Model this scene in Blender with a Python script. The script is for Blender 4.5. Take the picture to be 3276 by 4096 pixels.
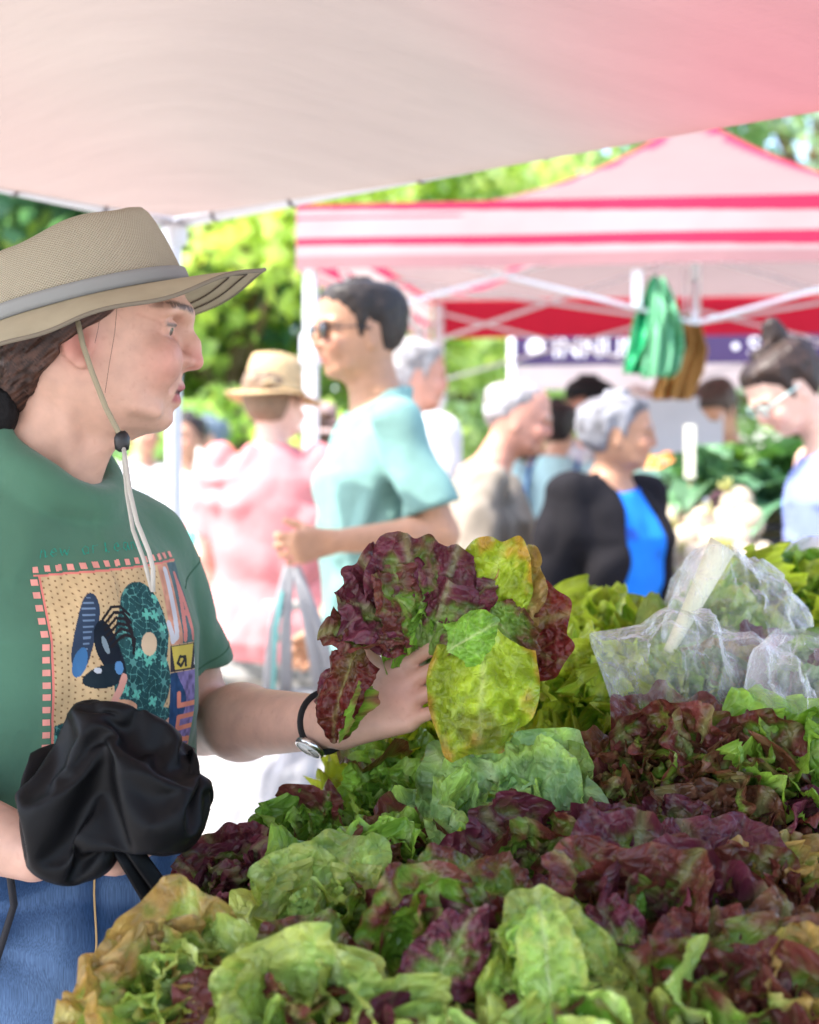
import bpy, math, random
import numpy as np
from mathutils import Vector
from mathutils.bvhtree import BVHTree

for _o in list(bpy.data.objects):
    bpy.data.objects.remove(_o, do_unlink=True)
SC = bpy.context.scene
COL = SC.collection

# ------------------------------------------------------------------ camera
CAMZ, FPX, CX, HY = 1.29, 1422.2, 409.5, 488.0
cam_data = bpy.data.cameras.new('camera')
cam_data.lens = 50.0
cam_data.sensor_width = 36.0
cam_data.sensor_fit = 'AUTO'
cam_data.shift_y = -24.0 / 1024.0
cam_data.clip_start = 0.05
cam_data.clip_end = 2000.0
cam_data.dof.use_dof = True
cam_data.dof.focus_distance = 1.46
cam_data.dof.aperture_fstop = 3.9
cam = bpy.data.objects.new('camera', cam_data)
cam.location = (0, 0, CAMZ)
cam.rotation_euler = (math.radians(90), 0, 0)
COL.objects.link(cam)
SC.camera = cam

# ------------------------------------------------------------------ sky and sun
SUN_DIR = Vector((-0.50, -0.20, 0.84)).normalized()       # from the ground towards the sun
elev = math.asin(SUN_DIR.z)
world = bpy.data.worlds.new('World')
SC.world = world
world.use_nodes = True
wn, wl = world.node_tree.nodes, world.node_tree.links
wn.clear()
wo = wn.new('ShaderNodeOutputWorld')
bg = wn.new('ShaderNodeBackground')
sky = wn.new('ShaderNodeTexSky')
sky.sky_type = 'NISHITA'
sky.sun_disc = False
sky.sun_elevation = elev
sky.sun_rotation = math.atan2(SUN_DIR.x, SUN_DIR.y)
sky.air_density = 1.0
sky.dust_density = 2.5
sky.ozone_density = 1.0
bg.inputs['Strength'].default_value = 0.15
wl.new(sky.outputs['Color'], bg.inputs['Color'])
wl.new(bg.outputs['Background'], wo.inputs['Surface'])
sun_data = bpy.data.lights.new('sun', 'SUN')
sun_data.energy = 2.0
sun_data.angle = math.radians(0.5)
sun_data.color = (1.0, 0.95, 0.86)
sun = bpy.data.objects.new('sun', sun_data)
sun.rotation_euler = (-SUN_DIR).to_track_quat('-Z', 'Y').to_euler()
sun.location = (-6, -3, 12)
COL.objects.link(sun)

SC.view_settings.view_transform = 'Standard'
SC.view_settings.look = 'None'
SC.view_settings.exposure = 2.4
SC.view_settings.gamma = 1.0
SC.render.engine = 'CYCLES'
SC.cycles.use_denoising = True
SC.cycles.max_bounces = 10
SC.cycles.transparent_max_bounces = 24
SC.cycles.sample_clamp_indirect = 8.0
SC.cycles.caustics_reflective = False
SC.cycles.caustics_refractive = False

rnd = random.Random(7)
RNG = np.random.default_rng(11)


# ------------------------------------------------------------------ helpers
def P(px, py, Y):
    """picture point (of an 819 x 1024 frame) at depth Y -> place in metres"""
    return np.array([(px - CX) / FPX * Y, Y, CAMZ - (py - HY) / FPX * Y])


def V(*a):
    return np.array(a, float)


def unit(a):
    a = np.asarray(a, float)
    return a / max(np.linalg.norm(a), 1e-9)


def tag(o, label=None, cat=None, group=None, kind=None):
    if label: o['label'] = label
    if cat: o['category'] = cat
    if group: o['group'] = group
    if kind: o['kind'] = kind
    return o


def empty(name, loc, label, cat, group=None):
    o = bpy.data.objects.new(name, None)
    o.empty_display_size = 0.05
    o.location = tuple(float(x) for x in loc)
    COL.objects.link(o)
    return tag(o, label, cat, group)


def mesh(name, v, f, mat, parent=None, smooth=True, col=None, uv=None, fm=None, solid=0.0):
    """link one mesh object; v in world metres (made local to parent when it has one)"""
    v = np.asarray(v, float)
    if parent is not None:
        v = v - np.array(parent.location)[None, :]
        if parent.parent is not None:
            v = v - np.array(parent.parent.location)[None, :]
    me = bpy.data.meshes.new(name)
    if isinstance(f, np.ndarray):
        n = f.shape[1]
        me.vertices.add(len(v))
        me.vertices.foreach_set('co', v.astype(np.float32).ravel())
        me.loops.add(f.size)
        me.loops.foreach_set('vertex_index', f.astype(np.int32).ravel())
        me.polygons.add(len(f))
        me.polygons.foreach_set('loop_start', np.arange(0, f.size, n, dtype=np.int32))
        me.update(calc_edges=True)
        me.validate()
    else:
        me.from_pydata([tuple(x) for x in v], [], [tuple(int(i) for i in q) for q in f])
    mats = mat if isinstance(mat, (list, tuple)) else [mat]
    for m in mats:
        me.materials.append(m)
    if fm is not None:
        me.polygons.foreach_set('material_index', np.asarray(fm, np.int32))
    me.polygons.foreach_set('use_smooth', np.full(len(me.polygons), bool(smooth)))
    if col is not None:
        a = me.color_attributes.new('Col', 'FLOAT_COLOR', 'POINT')
        c = np.ones((len(v), 4), np.float32)
        c[:, :3] = np.clip(col, 0, 1)
        a.data.foreach_set('color', c.ravel())
    if uv is not None:
        u = me.uv_layers.new(name='UVMap')
        li = np.zeros(len(me.loops), np.int32)
        me.loops.foreach_get('vertex_index', li)
        u.data.foreach_set('uv', np.asarray(uv, np.float32)[li].ravel())
    me.update()
    o = bpy.data.objects.new(name, me)
    COL.objects.link(o)
    if parent is not None:
        o.parent = parent
    if solid:
        s = o.modifiers.new('thickness', 'SOLIDIFY')
        s.thickness = solid
        s.offset = 0
    return o


class MB:
    """collects boxes, tubes and sheets that become ONE mesh object"""
    def __init__(self):
        self.v, self.f, self.n = [], [], 0

    def add(self, v, f):
        v = np.asarray(v, float)
        self.v.append(v)
        self.f += [tuple(i + self.n for i in q) for q in f]
        self.n += len(v)
        return self

    def box(self, c, s, ax=None, bev=0.0):
        c, s = np.asarray(c, float), np.asarray(s, float) / 2
        ax = np.eye(3) if ax is None else np.array([unit(a) for a in ax])
        b = min(bev, s.min() * .9)
        if b <= 0:
            pts = [(x, y, z) for z in (-1, 1) for y in (-1, 1) for x in (-1, 1)]
            v = np.array(pts) * s
            f = [(0, 2, 3, 1), (4, 5, 7, 6), (0, 1, 5, 4), (2, 6, 7, 3), (0, 4, 6, 2), (1, 3, 7, 5)]
        else:
            v, f, idx = [], [], {}
            for z in (-1, 1):
                for y in (-1, 1):
                    for x in (-1, 1):
                        for k in range(3):
                            q = s - b
                            q[k] = s[k]
                            idx[(x, y, z, k)] = len(v)
                            v.append(np.array((x, y, z)) * q)
            for k in range(3):
                i, j = (k + 1) % 3, (k + 2) % 3
                for sg in (-1, 1):
                    q = []
                    for a, e in ((-1, -1), (1, -1), (1, 1), (-1, 1)):
                        t = [0, 0, 0]; t[k] = sg; t[i] = a; t[j] = e
                        q.append(idx[(*t, k)])
                    f.append(q if sg > 0 else q[::-1])
                for a in (-1, 1):
                    for e in (-1, 1):
                        t0 = [0, 0, 0]; t1 = [0, 0, 0]
                        t0[k], t1[k] = -1, 1
                        t0[i] = t1[i] = a; t0[j] = t1[j] = e
                        f.append([idx[(*t0, i)], idx[(*t1, i)], idx[(*t1, j)], idx[(*t0, j)]])
            for z in (-1, 1):
                for y in (-1, 1):
                    for x in (-1, 1):
                        f.append([idx[(x, y, z, 0)], idx[(x, y, z, 1)], idx[(x, y, z, 2)]])
            v = np.array(v)
        return self.add(c + v @ ax, f)

    def tube(self, pts, r, n=10, flat=1.0, up=None, cap=True):
        pts = [np.asarray(p, float) for p in pts]
        rs = [r] * len(pts) if np.isscalar(r) else list(r)
        v, f, ref = [], [], up
        for i, p in enumerate(pts):
            t = unit(pts[min(i + 1, len(pts) - 1)] - pts[max(i - 1, 0)])
            if ref is None:
                ref = V(0, 0, 1) if abs(t[2]) < .9 else V(1, 0, 0)
            a = unit(np.cross(t, ref)); b = np.cross(a, t); ref = b
            for k in range(n):
                w = 2 * math.pi * k / n
                v.append(p + rs[i] * (math.cos(w) * a + flat * math.sin(w) * b))
        for i in range(len(pts) - 1):
            for k in range(n):
                f.append((i * n + k, i * n + (k + 1) % n, (i + 1) * n + (k + 1) % n, (i + 1) * n + k))
        if cap:
            f.append(tuple(range(n))[::-1])
            f.append(tuple((len(pts) - 1) * n + k for k in range(n)))
        return self.add(v, f)

    def bar(self, a, b, w, h=None):
        a, b = np.asarray(a, float), np.asarray(b, float)
        t = unit(b - a)
        s = unit(np.cross(t, V(0, 0, 1) if abs(t[2]) < .95 else V(1, 0, 0)))
        return self.box((a + b) / 2, (np.linalg.norm(b - a), w, h or w), (t, s, np.cross(t, s)), bev=.12 * w)

    def grid(self, Pts):
        Pts = np.asarray(Pts)
        n, m = Pts.shape[:2]
        f = [(i * m + j, i * m + j + 1, (i + 1) * m + j + 1, (i + 1) * m + j) for i in range(n - 1) for j in range(m - 1)]
        return self.add(Pts.reshape(-1, 3), f)

    def lathe(self, c, prof, n=24, ax=None):
        ax = np.eye(3) if ax is None else np.array([unit(a) for a in ax])
        v, f = [], []
        for r, z in prof:
            for k in range(n):
                w = 2 * math.pi * k / n
                v.append((r * math.cos(w), r * math.sin(w), z))
        m = len(prof)
        for i in range(m - 1):
            for k in range(n):
                f.append((i * n + k, i * n + (k + 1) % n, (i + 1) * n + (k + 1) % n, (i + 1) * n + k))
        if prof[0][0] > 1e-5: f.append(tuple(range(n))[::-1])
        if prof[-1][0] > 1e-5: f.append(tuple((m - 1) * n + k for k in range(n)))
        return self.add(np.asarray(c, float) + np.array(v) @ ax, f)

    def build(self, name, mat, parent=None, smooth=False, **k):
        return mesh(name, np.concatenate(self.v), self.f, mat, parent, smooth, **k)


# smooth value noise used for shapes
_NT = np.random.default_rng(5).random((32, 32, 32))


def noise3(p, s=1.0):
    q = np.asarray(p, float) * s
    i = np.floor(q).astype(int)
    t = q - i
    t = t * t * (3 - 2 * t)
    out = 0
    for dx in (0, 1):
        wx = t[..., 0] if dx else 1 - t[..., 0]
        for dy in (0, 1):
            wy = t[..., 1] if dy else 1 - t[..., 1]
            for dz in (0, 1):
                wz = t[..., 2] if dz else 1 - t[..., 2]
                out = out + wx * wy * wz * _NT[(i[..., 0] + dx) % 32, (i[..., 1] + dy) % 32, (i[..., 2] + dz) % 32]
    return out * 2 - 1


def sstep(a, b, x):
    t = np.clip((x - a) / (b - a), 0, 1)
    return t * t * (3 - 2 * t)


def mixc(a, b, t):
    return np.asarray(a)[None, :] * (1 - t[:, None]) + np.asarray(b)[None, :] * t[:, None]


# ------------------------------------------------------------------ materials
def material(name, col=(.5, .5, .5), rough=.6, spec=.5, attr=False, trans=0.0, tcol=None, var=0.0, vscale=8.0,
             bump=None, weave=None, coat=0.0, sheen=0.0, sss=0.0, metal=0.0, stretch=None, rotz=0.0):
    """bump = (scale, strength, distance); weave = (scale, strength); trans = share of light let through"""
    m = bpy.data.materials.new(name)
    m.use_nodes = True
    N, L = m.node_tree.nodes, m.node_tree.links
    b = N['Principled BSDF']
    out = N['Material Output']
    tc = N.new('ShaderNodeTexCoord')
    mp = N.new('ShaderNodeMapping')
    L.new(tc.outputs['Object'], mp.inputs['Vector'])
    mp.inputs['Rotation'].default_value = (0, 0, rotz)
    if stretch: mp.inputs['Scale'].default_value = stretch
    b.inputs['Roughness'].default_value = rough
    b.inputs['Specular IOR Level'].default_value = spec
    b.inputs['Metallic'].default_value = metal
    b.inputs['Coat Weight'].default_value = coat
    b.inputs['Sheen Weight'].default_value = sheen
    if sss:
        b.inputs['Subsurface Weight'].default_value = sss
        b.inputs['Subsurface Radius'].default_value = (.012, .005, .003)
        b.inputs['Subsurface Scale'].default_value = 1.0
    if attr:
        a = N.new('ShaderNodeAttribute'); a.attribute_name = 'Col'
        src = a.outputs['Color']
    else:
        a = N.new('ShaderNodeRGB'); a.outputs[0].default_value = (*col, 1)
        src = a.outputs[0]
    if var:
        no = N.new('ShaderNodeTexNoise')
        no.inputs['Scale'].default_value = vscale
        no.inputs['Detail'].default_value = 4
        L.new(mp.outputs['Vector'], no.inputs['Vector'])
        mr = N.new('ShaderNodeMapRange')
        mr.inputs['From Min'].default_value = .3; mr.inputs['From Max'].default_value = .7
        mr.inputs['To Min'].default_value = 1 - var; mr.inputs['To Max'].default_value = 1 + var
        L.new(no.outputs['Fac'], mr.inputs['Value'])
        vm = N.new('ShaderNodeVectorMath'); vm.operation = 'SCALE'
        L.new(src, vm.inputs[0]); L.new(mr.outputs['Result'], vm.inputs['Scale'])
        src = vm.outputs['Vector']
    L.new(src, b.inputs['Base Color'])
    last = None
    if bump:
        no = N.new('ShaderNodeTexNoise')
        no.inputs['Scale'].default_value = bump[0]; no.inputs['Detail'].default_value = 5
        L.new(mp.outputs['Vector'], no.inputs['Vector'])
        bp = N.new('ShaderNodeBump')
        bp.inputs['Strength'].default_value = bump[1]
        bp.inputs['Distance'].default_value = bump[2] if len(bump) > 2 else .002
        L.new(no.outputs['Fac'], bp.inputs['Height'])
        last = bp.outputs['Normal']
    if weave:
        w1 = N.new('ShaderNodeTexWave'); w2 = N.new('ShaderNodeTexWave')
        w1.bands_direction = 'X'; w2.bands_direction = 'Z'
        for w in (w1, w2):
            w.inputs['Scale'].default_value = weave[0]; w.inputs['Distortion'].default_value = .6
            L.new(mp.outputs['Vector'], w.inputs['Vector'])
        mu = N.new('ShaderNodeMath'); mu.operation = 'MULTIPLY'
        L.new(w1.outputs['Fac'], mu.inputs[0]); L.new(w2.outputs['Fac'], mu.inputs[1])
        bp = N.new('ShaderNodeBump')
        bp.inputs['Strength'].default_value = weave[1]; bp.inputs['Distance'].default_value = .001
        L.new(mu.outputs[0], bp.inputs['Height'])
        if last: L.new(last, bp.inputs['Normal'])
        last = bp.outputs['Normal']
    if last: L.new(last, b.inputs['Normal'])
    if trans:
        t = N.new('ShaderNodeBsdfTranslucent')
        if tcol is None:
            L.new(src, t.inputs['Color'])
        elif tcol == 'leaf':
            mm = N.new('ShaderNodeVectorMath'); mm.operation = 'MULTIPLY'
            mm.inputs[1].default_value = (1.5, 1.45, .7)
            L.new(src, mm.inputs[0]); L.new(mm.outputs['Vector'], t.inputs['Color'])
        else:
            t.inputs['Color'].default_value = (*tcol, 1)
        if last: L.new(last, t.inputs['Normal'])
        mx = N.new('ShaderNodeMixShader'); mx.inputs['Fac'].default_value = trans
        L.new(b.outputs['BSDF'], mx.inputs[1]); L.new(t.outputs['BSDF'], mx.inputs[2])
        L.new(mx.outputs['Shader'], out.inputs['Surface'])
    return m


def film(name, tint=(.95, .95, .97), haze=.18, rough=.12, scale=22.0):
    """clear crinkled plastic film"""
    m = bpy.data.materials.new(name)
    m.use_nodes = True
    N, L = m.node_tree.nodes, m.node_tree.links
    b, out = N['Principled BSDF'], N['Material Output']
    b.inputs['Base Color'].default_value = (*tint, 1)
    b.inputs['Roughness'].default_value = rough
    b.inputs['Specular IOR Level'].default_value = .9
    tc = N.new('ShaderNodeTexCoord')
    no = N.new('ShaderNodeTexNoise'); no.inputs['Scale'].default_value = scale; no.inputs['Detail'].default_value = 6
    no.inputs['Distortion'].default_value = 1.2
    L.new(tc.outputs['Object'], no.inputs['Vector'])
    bp = N.new('ShaderNodeBump'); bp.inputs['Strength'].default_value = .9; bp.inputs['Distance'].default_value = .012
    L.new(no.outputs['Fac'], bp.inputs['Height']); L.new(bp.outputs['Normal'], b.inputs['Normal'])
    lw = N.new('ShaderNodeLayerWeight'); lw.inputs['Blend'].default_value = .35
    L.new(bp.outputs['Normal'], lw.inputs['Normal'])
    mr = N.new('ShaderNodeMapRange')
    mr.inputs['To Min'].default_value = haze; mr.inputs['To Max'].default_value = min(1, haze + .6)
    L.new(lw.outputs['Facing'], mr.inputs['Value'])
    tr = N.new('ShaderNodeBsdfTransparent')
    mx = N.new('ShaderNodeMixShader')
    L.new(mr.outputs['Result'], mx.inputs['Fac'])
    L.new(tr.outputs['BSDF'], mx.inputs[1]); L.new(b.outputs['BSDF'], mx.inputs[2])
    L.new(mx.outputs['Shader'], out.inputs['Surface'])
    return m


MT = {}
MT['skin'] = material('skin', attr=True, rough=.48, spec=.4, sss=.12, var=.07, vscale=60, bump=(260, .25, .0006))
MT['cloth'] = material('dyed_cloth', attr=True, rough=.85, spec=.15, var=.06, vscale=30, bump=(45, .35, .004))
MT['jersey'] = material('cotton_jersey', attr=True, rough=.9, spec=.12, var=.07, vscale=14, bump=(22, .5, .006), weave=(420, .25), sheen=.25)
MT['print'] = material('screen_print', attr=True, rough=.75, spec=.2, bump=(22, .5, .006))
MT['hair'] = material('hair', attr=True, rough=.5, spec=.35, var=.25, vscale=40, bump=(90, .3, .003))
MT['white_metal'] = material('white_enamelled_steel', (.66, .67, .70), .35, .5, var=.04, vscale=12)
MT['black_plastic'] = material('black_plastic', (.015, .015, .018), .4, .5)
MT['dark'] = material('dark_trim', (.02, .02, .025), .6, .3)
MT['film'] = film('clear_plastic_film')
MT['crown'] = material('tree_leaf', attr=True, rough=.5, spec=.35, trans=.5, tcol='leaf', var=.2, vscale=3)
MT['bark'] = material('bark', (.16, .11, .07), .9, .2, var=.35, vscale=9, bump=(14, .8, .03))


def leaf_material():
    """lettuce blade: colour per point, a net of fine pale veins and puckered cells between them"""
    m = bpy.data.materials.new('lettuce_leaf'); m.use_nodes = True
    N, L = m.node_tree.nodes, m.node_tree.links
    b, out = N['Principled BSDF'], N['Material Output']
    b.inputs['Roughness'].default_value = .30; b.inputs['Specular IOR Level'].default_value = .32
    a = N.new('ShaderNodeAttribute'); a.attribute_name = 'Col'
    uv = N.new('ShaderNodeUVMap'); uv.uv_map = 'UVMap'
    wob = N.new('ShaderNodeTexNoise'); wob.inputs['Scale'].default_value = 60; wob.inputs['Detail'].default_value = 2
    L.new(uv.outputs['UV'], wob.inputs['Vector'])
    ad = N.new('ShaderNodeMixRGB'); ad.blend_type = 'ADD'; ad.inputs['Fac'].default_value = .012
    L.new(uv.outputs['UV'], ad.inputs['Color1']); L.new(wob.outputs['Color'], ad.inputs['Color2'])
    hs = []
    for sc_, lo, hi in ((85, .0, .10), (230, .0, .12)):
        v = N.new('ShaderNodeTexVoronoi'); v.feature = 'DISTANCE_TO_EDGE'; v.inputs['Scale'].default_value = sc_
        L.new(ad.outputs['Color'], v.inputs['Vector'])
        r = N.new('ShaderNodeMapRange'); r.interpolation_type = 'SMOOTHSTEP'
        r.inputs['From Min'].default_value = lo; r.inputs['From Max'].default_value = hi
        r.inputs['To Min'].default_value = 1; r.inputs['To Max'].default_value = 0
        L.new(v.outputs['Distance'], r.inputs['Value'])
        hs.append((v, r))
    veins = N.new('ShaderNodeMath'); veins.operation = 'MULTIPLY_ADD'; veins.inputs[1].default_value = .45
    L.new(hs[1][1].outputs['Result'], veins.inputs[0]); L.new(hs[0][1].outputs['Result'], veins.inputs[2])
    no = N.new('ShaderNodeTexNoise'); no.inputs['Scale'].default_value = 26; no.inputs['Detail'].default_value = 4
    L.new(uv.outputs['UV'], no.inputs['Vector'])
    mr = N.new('ShaderNodeMapRange'); mr.inputs['From Min'].default_value = .3; mr.inputs['From Max'].default_value = .7
    mr.inputs['To Min'].default_value = .72; mr.inputs['To Max'].default_value = 1.28
    L.new(no.outputs['Fac'], mr.inputs['Value'])
    sv = N.new('ShaderNodeVectorMath'); sv.operation = 'SCALE'; L.new(a.outputs['Color'], sv.inputs[0]); L.new(mr.outputs['Result'], sv.inputs['Scale'])
    lt = N.new('ShaderNodeVectorMath'); lt.operation = 'MULTIPLY_ADD'; lt.inputs[1].default_value = (1.25, 1.25, 1.2); lt.inputs[2].default_value = (.03, .04, .012)
    L.new(sv.outputs['Vector'], lt.inputs[0])
    mx = N.new('ShaderNodeMixRGB'); vf = N.new('ShaderNodeMath'); vf.operation = 'MULTIPLY'; vf.inputs[1].default_value = .28; vf.use_clamp = True
    L.new(veins.outputs[0], vf.inputs[0]); L.new(vf.outputs[0], mx.inputs['Fac'])
    L.new(sv.outputs['Vector'], mx.inputs['Color1']); L.new(lt.outputs['Vector'], mx.inputs['Color2'])
    L.new(mx.outputs['Color'], b.inputs['Base Color'])
    b1 = N.new('ShaderNodeBump'); b1.inputs['Strength'].default_value = .75; b1.inputs['Distance'].default_value = .006
    L.new(hs[0][0].outputs['Distance'], b1.inputs['Height'])
    b2 = N.new('ShaderNodeBump'); b2.inputs['Strength'].default_value = .35; b2.inputs['Distance'].default_value = .002
    L.new(hs[1][0].outputs['Distance'], b2.inputs['Height']); L.new(b1.outputs['Normal'], b2.inputs['Normal'])
    L.new(b2.outputs['Normal'], b.inputs['Normal'])
    t = N.new('ShaderNodeBsdfTranslucent')
    tc_ = N.new('ShaderNodeVectorMath'); tc_.operation = 'MULTIPLY'; tc_.inputs[1].default_value = (1.6, 1.5, .6)
    L.new(mx.outputs['Color'], tc_.inputs[0]); L.new(tc_.outputs['Vector'], t.inputs['Color']); L.new(b2.outputs['Normal'], t.inputs['Normal'])
    ms = N.new('ShaderNodeMixShader'); ms.inputs['Fac'].default_value = .20
    L.new(b.outputs['BSDF'], ms.inputs[1]); L.new(t.outputs['BSDF'], ms.inputs[2]); L.new(ms.outputs['Shader'], out.inputs['Surface'])
    return m


MT['leaf'] = leaf_material()
# ------------------------------------------------------------------ blended solids -> one continuous surface
class Field:
    def __init__(self):
        self.p = []

    def cap(self, a, b, ra, rb=None, k=.02, op='u'):
        a, b = np.asarray(a, float), np.asarray(b, float)
        rb = ra if rb is None else rb
        ba = b - a; L2 = max(ba @ ba, 1e-12)

        def fn(q):
            t = np.clip(((q - a) @ ba) / L2, 0, 1)
            return np.linalg.norm(q - a - t[:, None] * ba, axis=1) - (ra + (rb - ra) * t)
        self.p.append((fn, (a + b) / 2, math.sqrt(L2) / 2 + max(ra, rb), k, op))
        return self

    def chain(self, pts, rs, k=.02, op='u'):
        for i in range(len(pts) - 1):
            self.cap(pts[i], pts[i + 1], rs[i], rs[i + 1], k, op)
        return self

    def ell(self, c, r, ax=None, k=.02, op='u'):
        c, r = np.asarray(c, float), np.asarray(r, float)
        A = None if ax is None else np.array([unit(x) for x in ax])

        def fn(q):
            d = q - c
            if A is not None: d = d @ A.T
            k0 = np.linalg.norm(d / r, axis=1)
            k1 = np.linalg.norm(d / (r * r), axis=1) + 1e-9
            return k0 * (k0 - 1) / k1
        self.p.append((fn, c, r.max(), k, op))
        return self

    def fn(self, f, c, R, k=.02, op='u'):
        self.p.append((f, np.asarray(c, float), R, k, op))
        return self

    def eval(self, q, c=None, R=None):
        D = np.full(len(q), 5.0)
        for f, pc, pr, k, op in self.p:
            if c is not None and op in 'us' and np.linalg.norm(pc - c) > pr + R + k + .02:
                continue
            d = f(q)
            if op == 'u':
                h = np.clip(.5 + .5 * (D - d) / k, 0, 1) if k > 0 else (d < D) * 1.0
                D = D * (1 - h) + d * h - k * h * (1 - h)
            elif op == 's':
                h = np.clip(.5 - .5 * (D + d) / k, 0, 1)
                D = D * (1 - h) - d * h + k * h * (1 - h)
            elif op == 'i':
                D = np.maximum(D, d)
            elif op == 'd':
                D = D + d
        return D

    def surface(self, res, lo=None, hi=None, n=20, slack=1.35):
        if lo is None:
            u = [p for p in self.p if p[4] == 'u']
            lo = np.min([p[1] - p[2] for p in u], axis=0) - .03
            hi = np.max([p[1] + p[2] for p in u], axis=0) + .03
        lo, hi = np.asarray(lo, float), np.asarray(hi, float)
        nb = np.ceil((hi - lo) / (res * n)).astype(int)
        bi = np.stack(np.meshgrid(*[np.arange(x) for x in nb], indexing='ij'), -1).reshape(-1, 3)
        half = res * n / 2
        R = half * math.sqrt(3)
        cs = lo + (bi + .5) * res * n
        D = np.concatenate([self.eval(c) for c in np.array_split(cs, max(1, len(cs) // 20000))])
        act = np.abs(D) < R * slack + .015
        g = np.arange(n + 1)
        G = np.stack(np.meshgrid(g, g, g, indexing='ij'), -1)
        NX = nb * n + 4
        ids, pos, quads = [], [], []
        E = [((0, 0, 0), a) for a in ((1, 0, 0), (0, 1, 0), (0, 0, 1))]
        corners = [(i, j, k) for i in (0, 1) for j in (0, 1) for k in (0, 1)]
        edges = [(a, b) for a in range(8) for b in range(a + 1, 8) if sum(abs(x - y) for x, y in zip(corners[a], corners[b])) == 1]

        def gid(i):
            return (i[..., 0] + 1) * NX[1] * NX[2] + (i[..., 1] + 1) * NX[2] + (i[..., 2] + 1)
        for b, c in zip(bi[act], cs[act]):
            base = b * n
            q = lo + (base + G) * res
            d = self.eval(q.reshape(-1, 3), c, R).reshape(n + 1, n + 1, n + 1)
            s = d < 0
            if s.all() or not s.any(): continue
            cd = np.stack([d[i:i + n, j:j + n, k:k + n] for i, j, k in corners], -1)
            cs_ = cd < 0
            mixd = cs_.any(-1) & ~cs_.all(-1)
            ci = np.argwhere(mixd)
            v = cd[mixd]
            acc = np.zeros((len(ci), 3)); cnt = np.zeros(len(ci))
            for a, e in edges:
                x = (v[:, a] < 0) != (v[:, e] < 0)
                t = v[:, a] / np.where(x, v[:, a] - v[:, e], 1)
                pa, pb = np.array(corners[a]), np.array(corners[e])
                acc += np.where(x[:, None], pa + t[:, None] * (pb - pa), 0); cnt += x
            ids.append(gid(base + ci)); pos.append(lo + (base + ci + acc / cnt[:, None]) * res)
            for ax in range(3):
                sl0 = [slice(0, n)] * 3; sl1 = [slice(0, n)] * 3
                sl1[ax] = slice(1, n + 1)
                s0, s1 = s[tuple(sl0)], s[tuple(sl1)]
                ei = np.argwhere(s0 != s1)
                if not len(ei): continue
                fl = s0[tuple(ei.T)]
                u_, w_ = (ax + 1) % 3, (ax + 2) % 3
                du = np.zeros(3, int); du[u_] = 1
                dw = np.zeros(3, int); dw[w_] = 1
                c0 = base + ei
                Q = np.stack([gid(c0 - du - dw), gid(c0 - dw), gid(c0), gid(c0 - du)], -1)
                Q[~fl] = Q[~fl][:, ::-1]
                quads.append(Q)
        ids = np.concatenate(ids); pos = np.concatenate(pos); quads = np.concatenate(quads)
        o = np.argsort(ids); ids, pos = ids[o], pos[o]
        k = np.clip(np.searchsorted(ids, quads), 0, len(ids) - 1)
        ok = (ids[k] == quads).all(1)
        return pos, k[ok]


def relax(v, f, it=2, lam=.5):
    n = len(v)
    e = np.concatenate([f[:, [0, 1]], f[:, [1, 2]], f[:, [2, 3]], f[:, [3, 0]]])
    for _ in range(it):
        acc = np.zeros_like(v); cnt = np.zeros(n)
        for a, b in ((0, 1), (1, 0)):
            for k in range(3):
                acc[:, k] += np.bincount(e[:, a], v[e[:, b], k], n)
            cnt += np.bincount(e[:, a], minlength=n)
        v = v * (1 - lam) + lam * acc / np.maximum(cnt, 1)[:, None]
    return v


# ------------------------------------------------------------------ the head (units: metres; x forward, y left, z up; origin beside the ear)
_HZ = np.array([106, 104, 99, 86, 70, 48, 28, 20, 14, 0, -20, -30, -46, -55, -67, -75, -80, -86, -92, -98]) / 872.
_HF = np.array([16, 38, 60, 82, 92, 96.5, 98, 96, 93, 92, 93, 93, 93, 90, 83.5, 81, 79, 70, 58, 46]) / 872.
_HB = np.array([-16, -38, -62, -84, -94, -98, -96, -95, -93, -88, -76, -68, -50, -38, -22, -12, -6, 0, 6, 12]) / 872.
_HW = np.array([11, 26, 43, 57, 63, 66, 66, 65.5, 65, 63.5, 61, 59.5, 56, 52.5, 46, 40, 35, 28, 18, 8]) / 872.
_HC = np.array([0, 0, 0, 0, 0, 0, 0, 0, 0, 2, 6, 9, 14, 18, 24, 28, 30, 32, 32, 30]) / 872.
_o = np.argsort(_HZ)
_HZ, _HF, _HB, _HW, _HC = _HZ[_o], _HF[_o], _HB[_o], _HW[_o], _HC[_o]
S872 = 1 / 872.


def skull(q, tall=1.0):
    z = q[:, 2]
    if tall != 1.0: z = np.where(z > .02, .02 + (z - .02) / tall, z)
    xf, xb = np.interp(z, _HZ, _HF), np.interp(z, _HZ, _HB)
    w, xc = np.interp(z, _HZ, _HW), np.interp(z, _HZ, _HC)
    dx = q[:, 0] - xc
    a = np.maximum(np.where(dx > 0, xf - xc, xc - xb), .004)
    ex = np.where(dx > 0, 2.25, 2.1)
    f = (np.abs(dx / a) ** ex + np.abs(q[:, 1] / w) ** ex) ** (1 / ex)
    d = (f - 1) * np.minimum(a, w) * .92
    top, bot = _HZ[-1], _HZ[0]
    return np.maximum(d, np.maximum((z - top) * .8, (bot - z) * .8))


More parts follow.
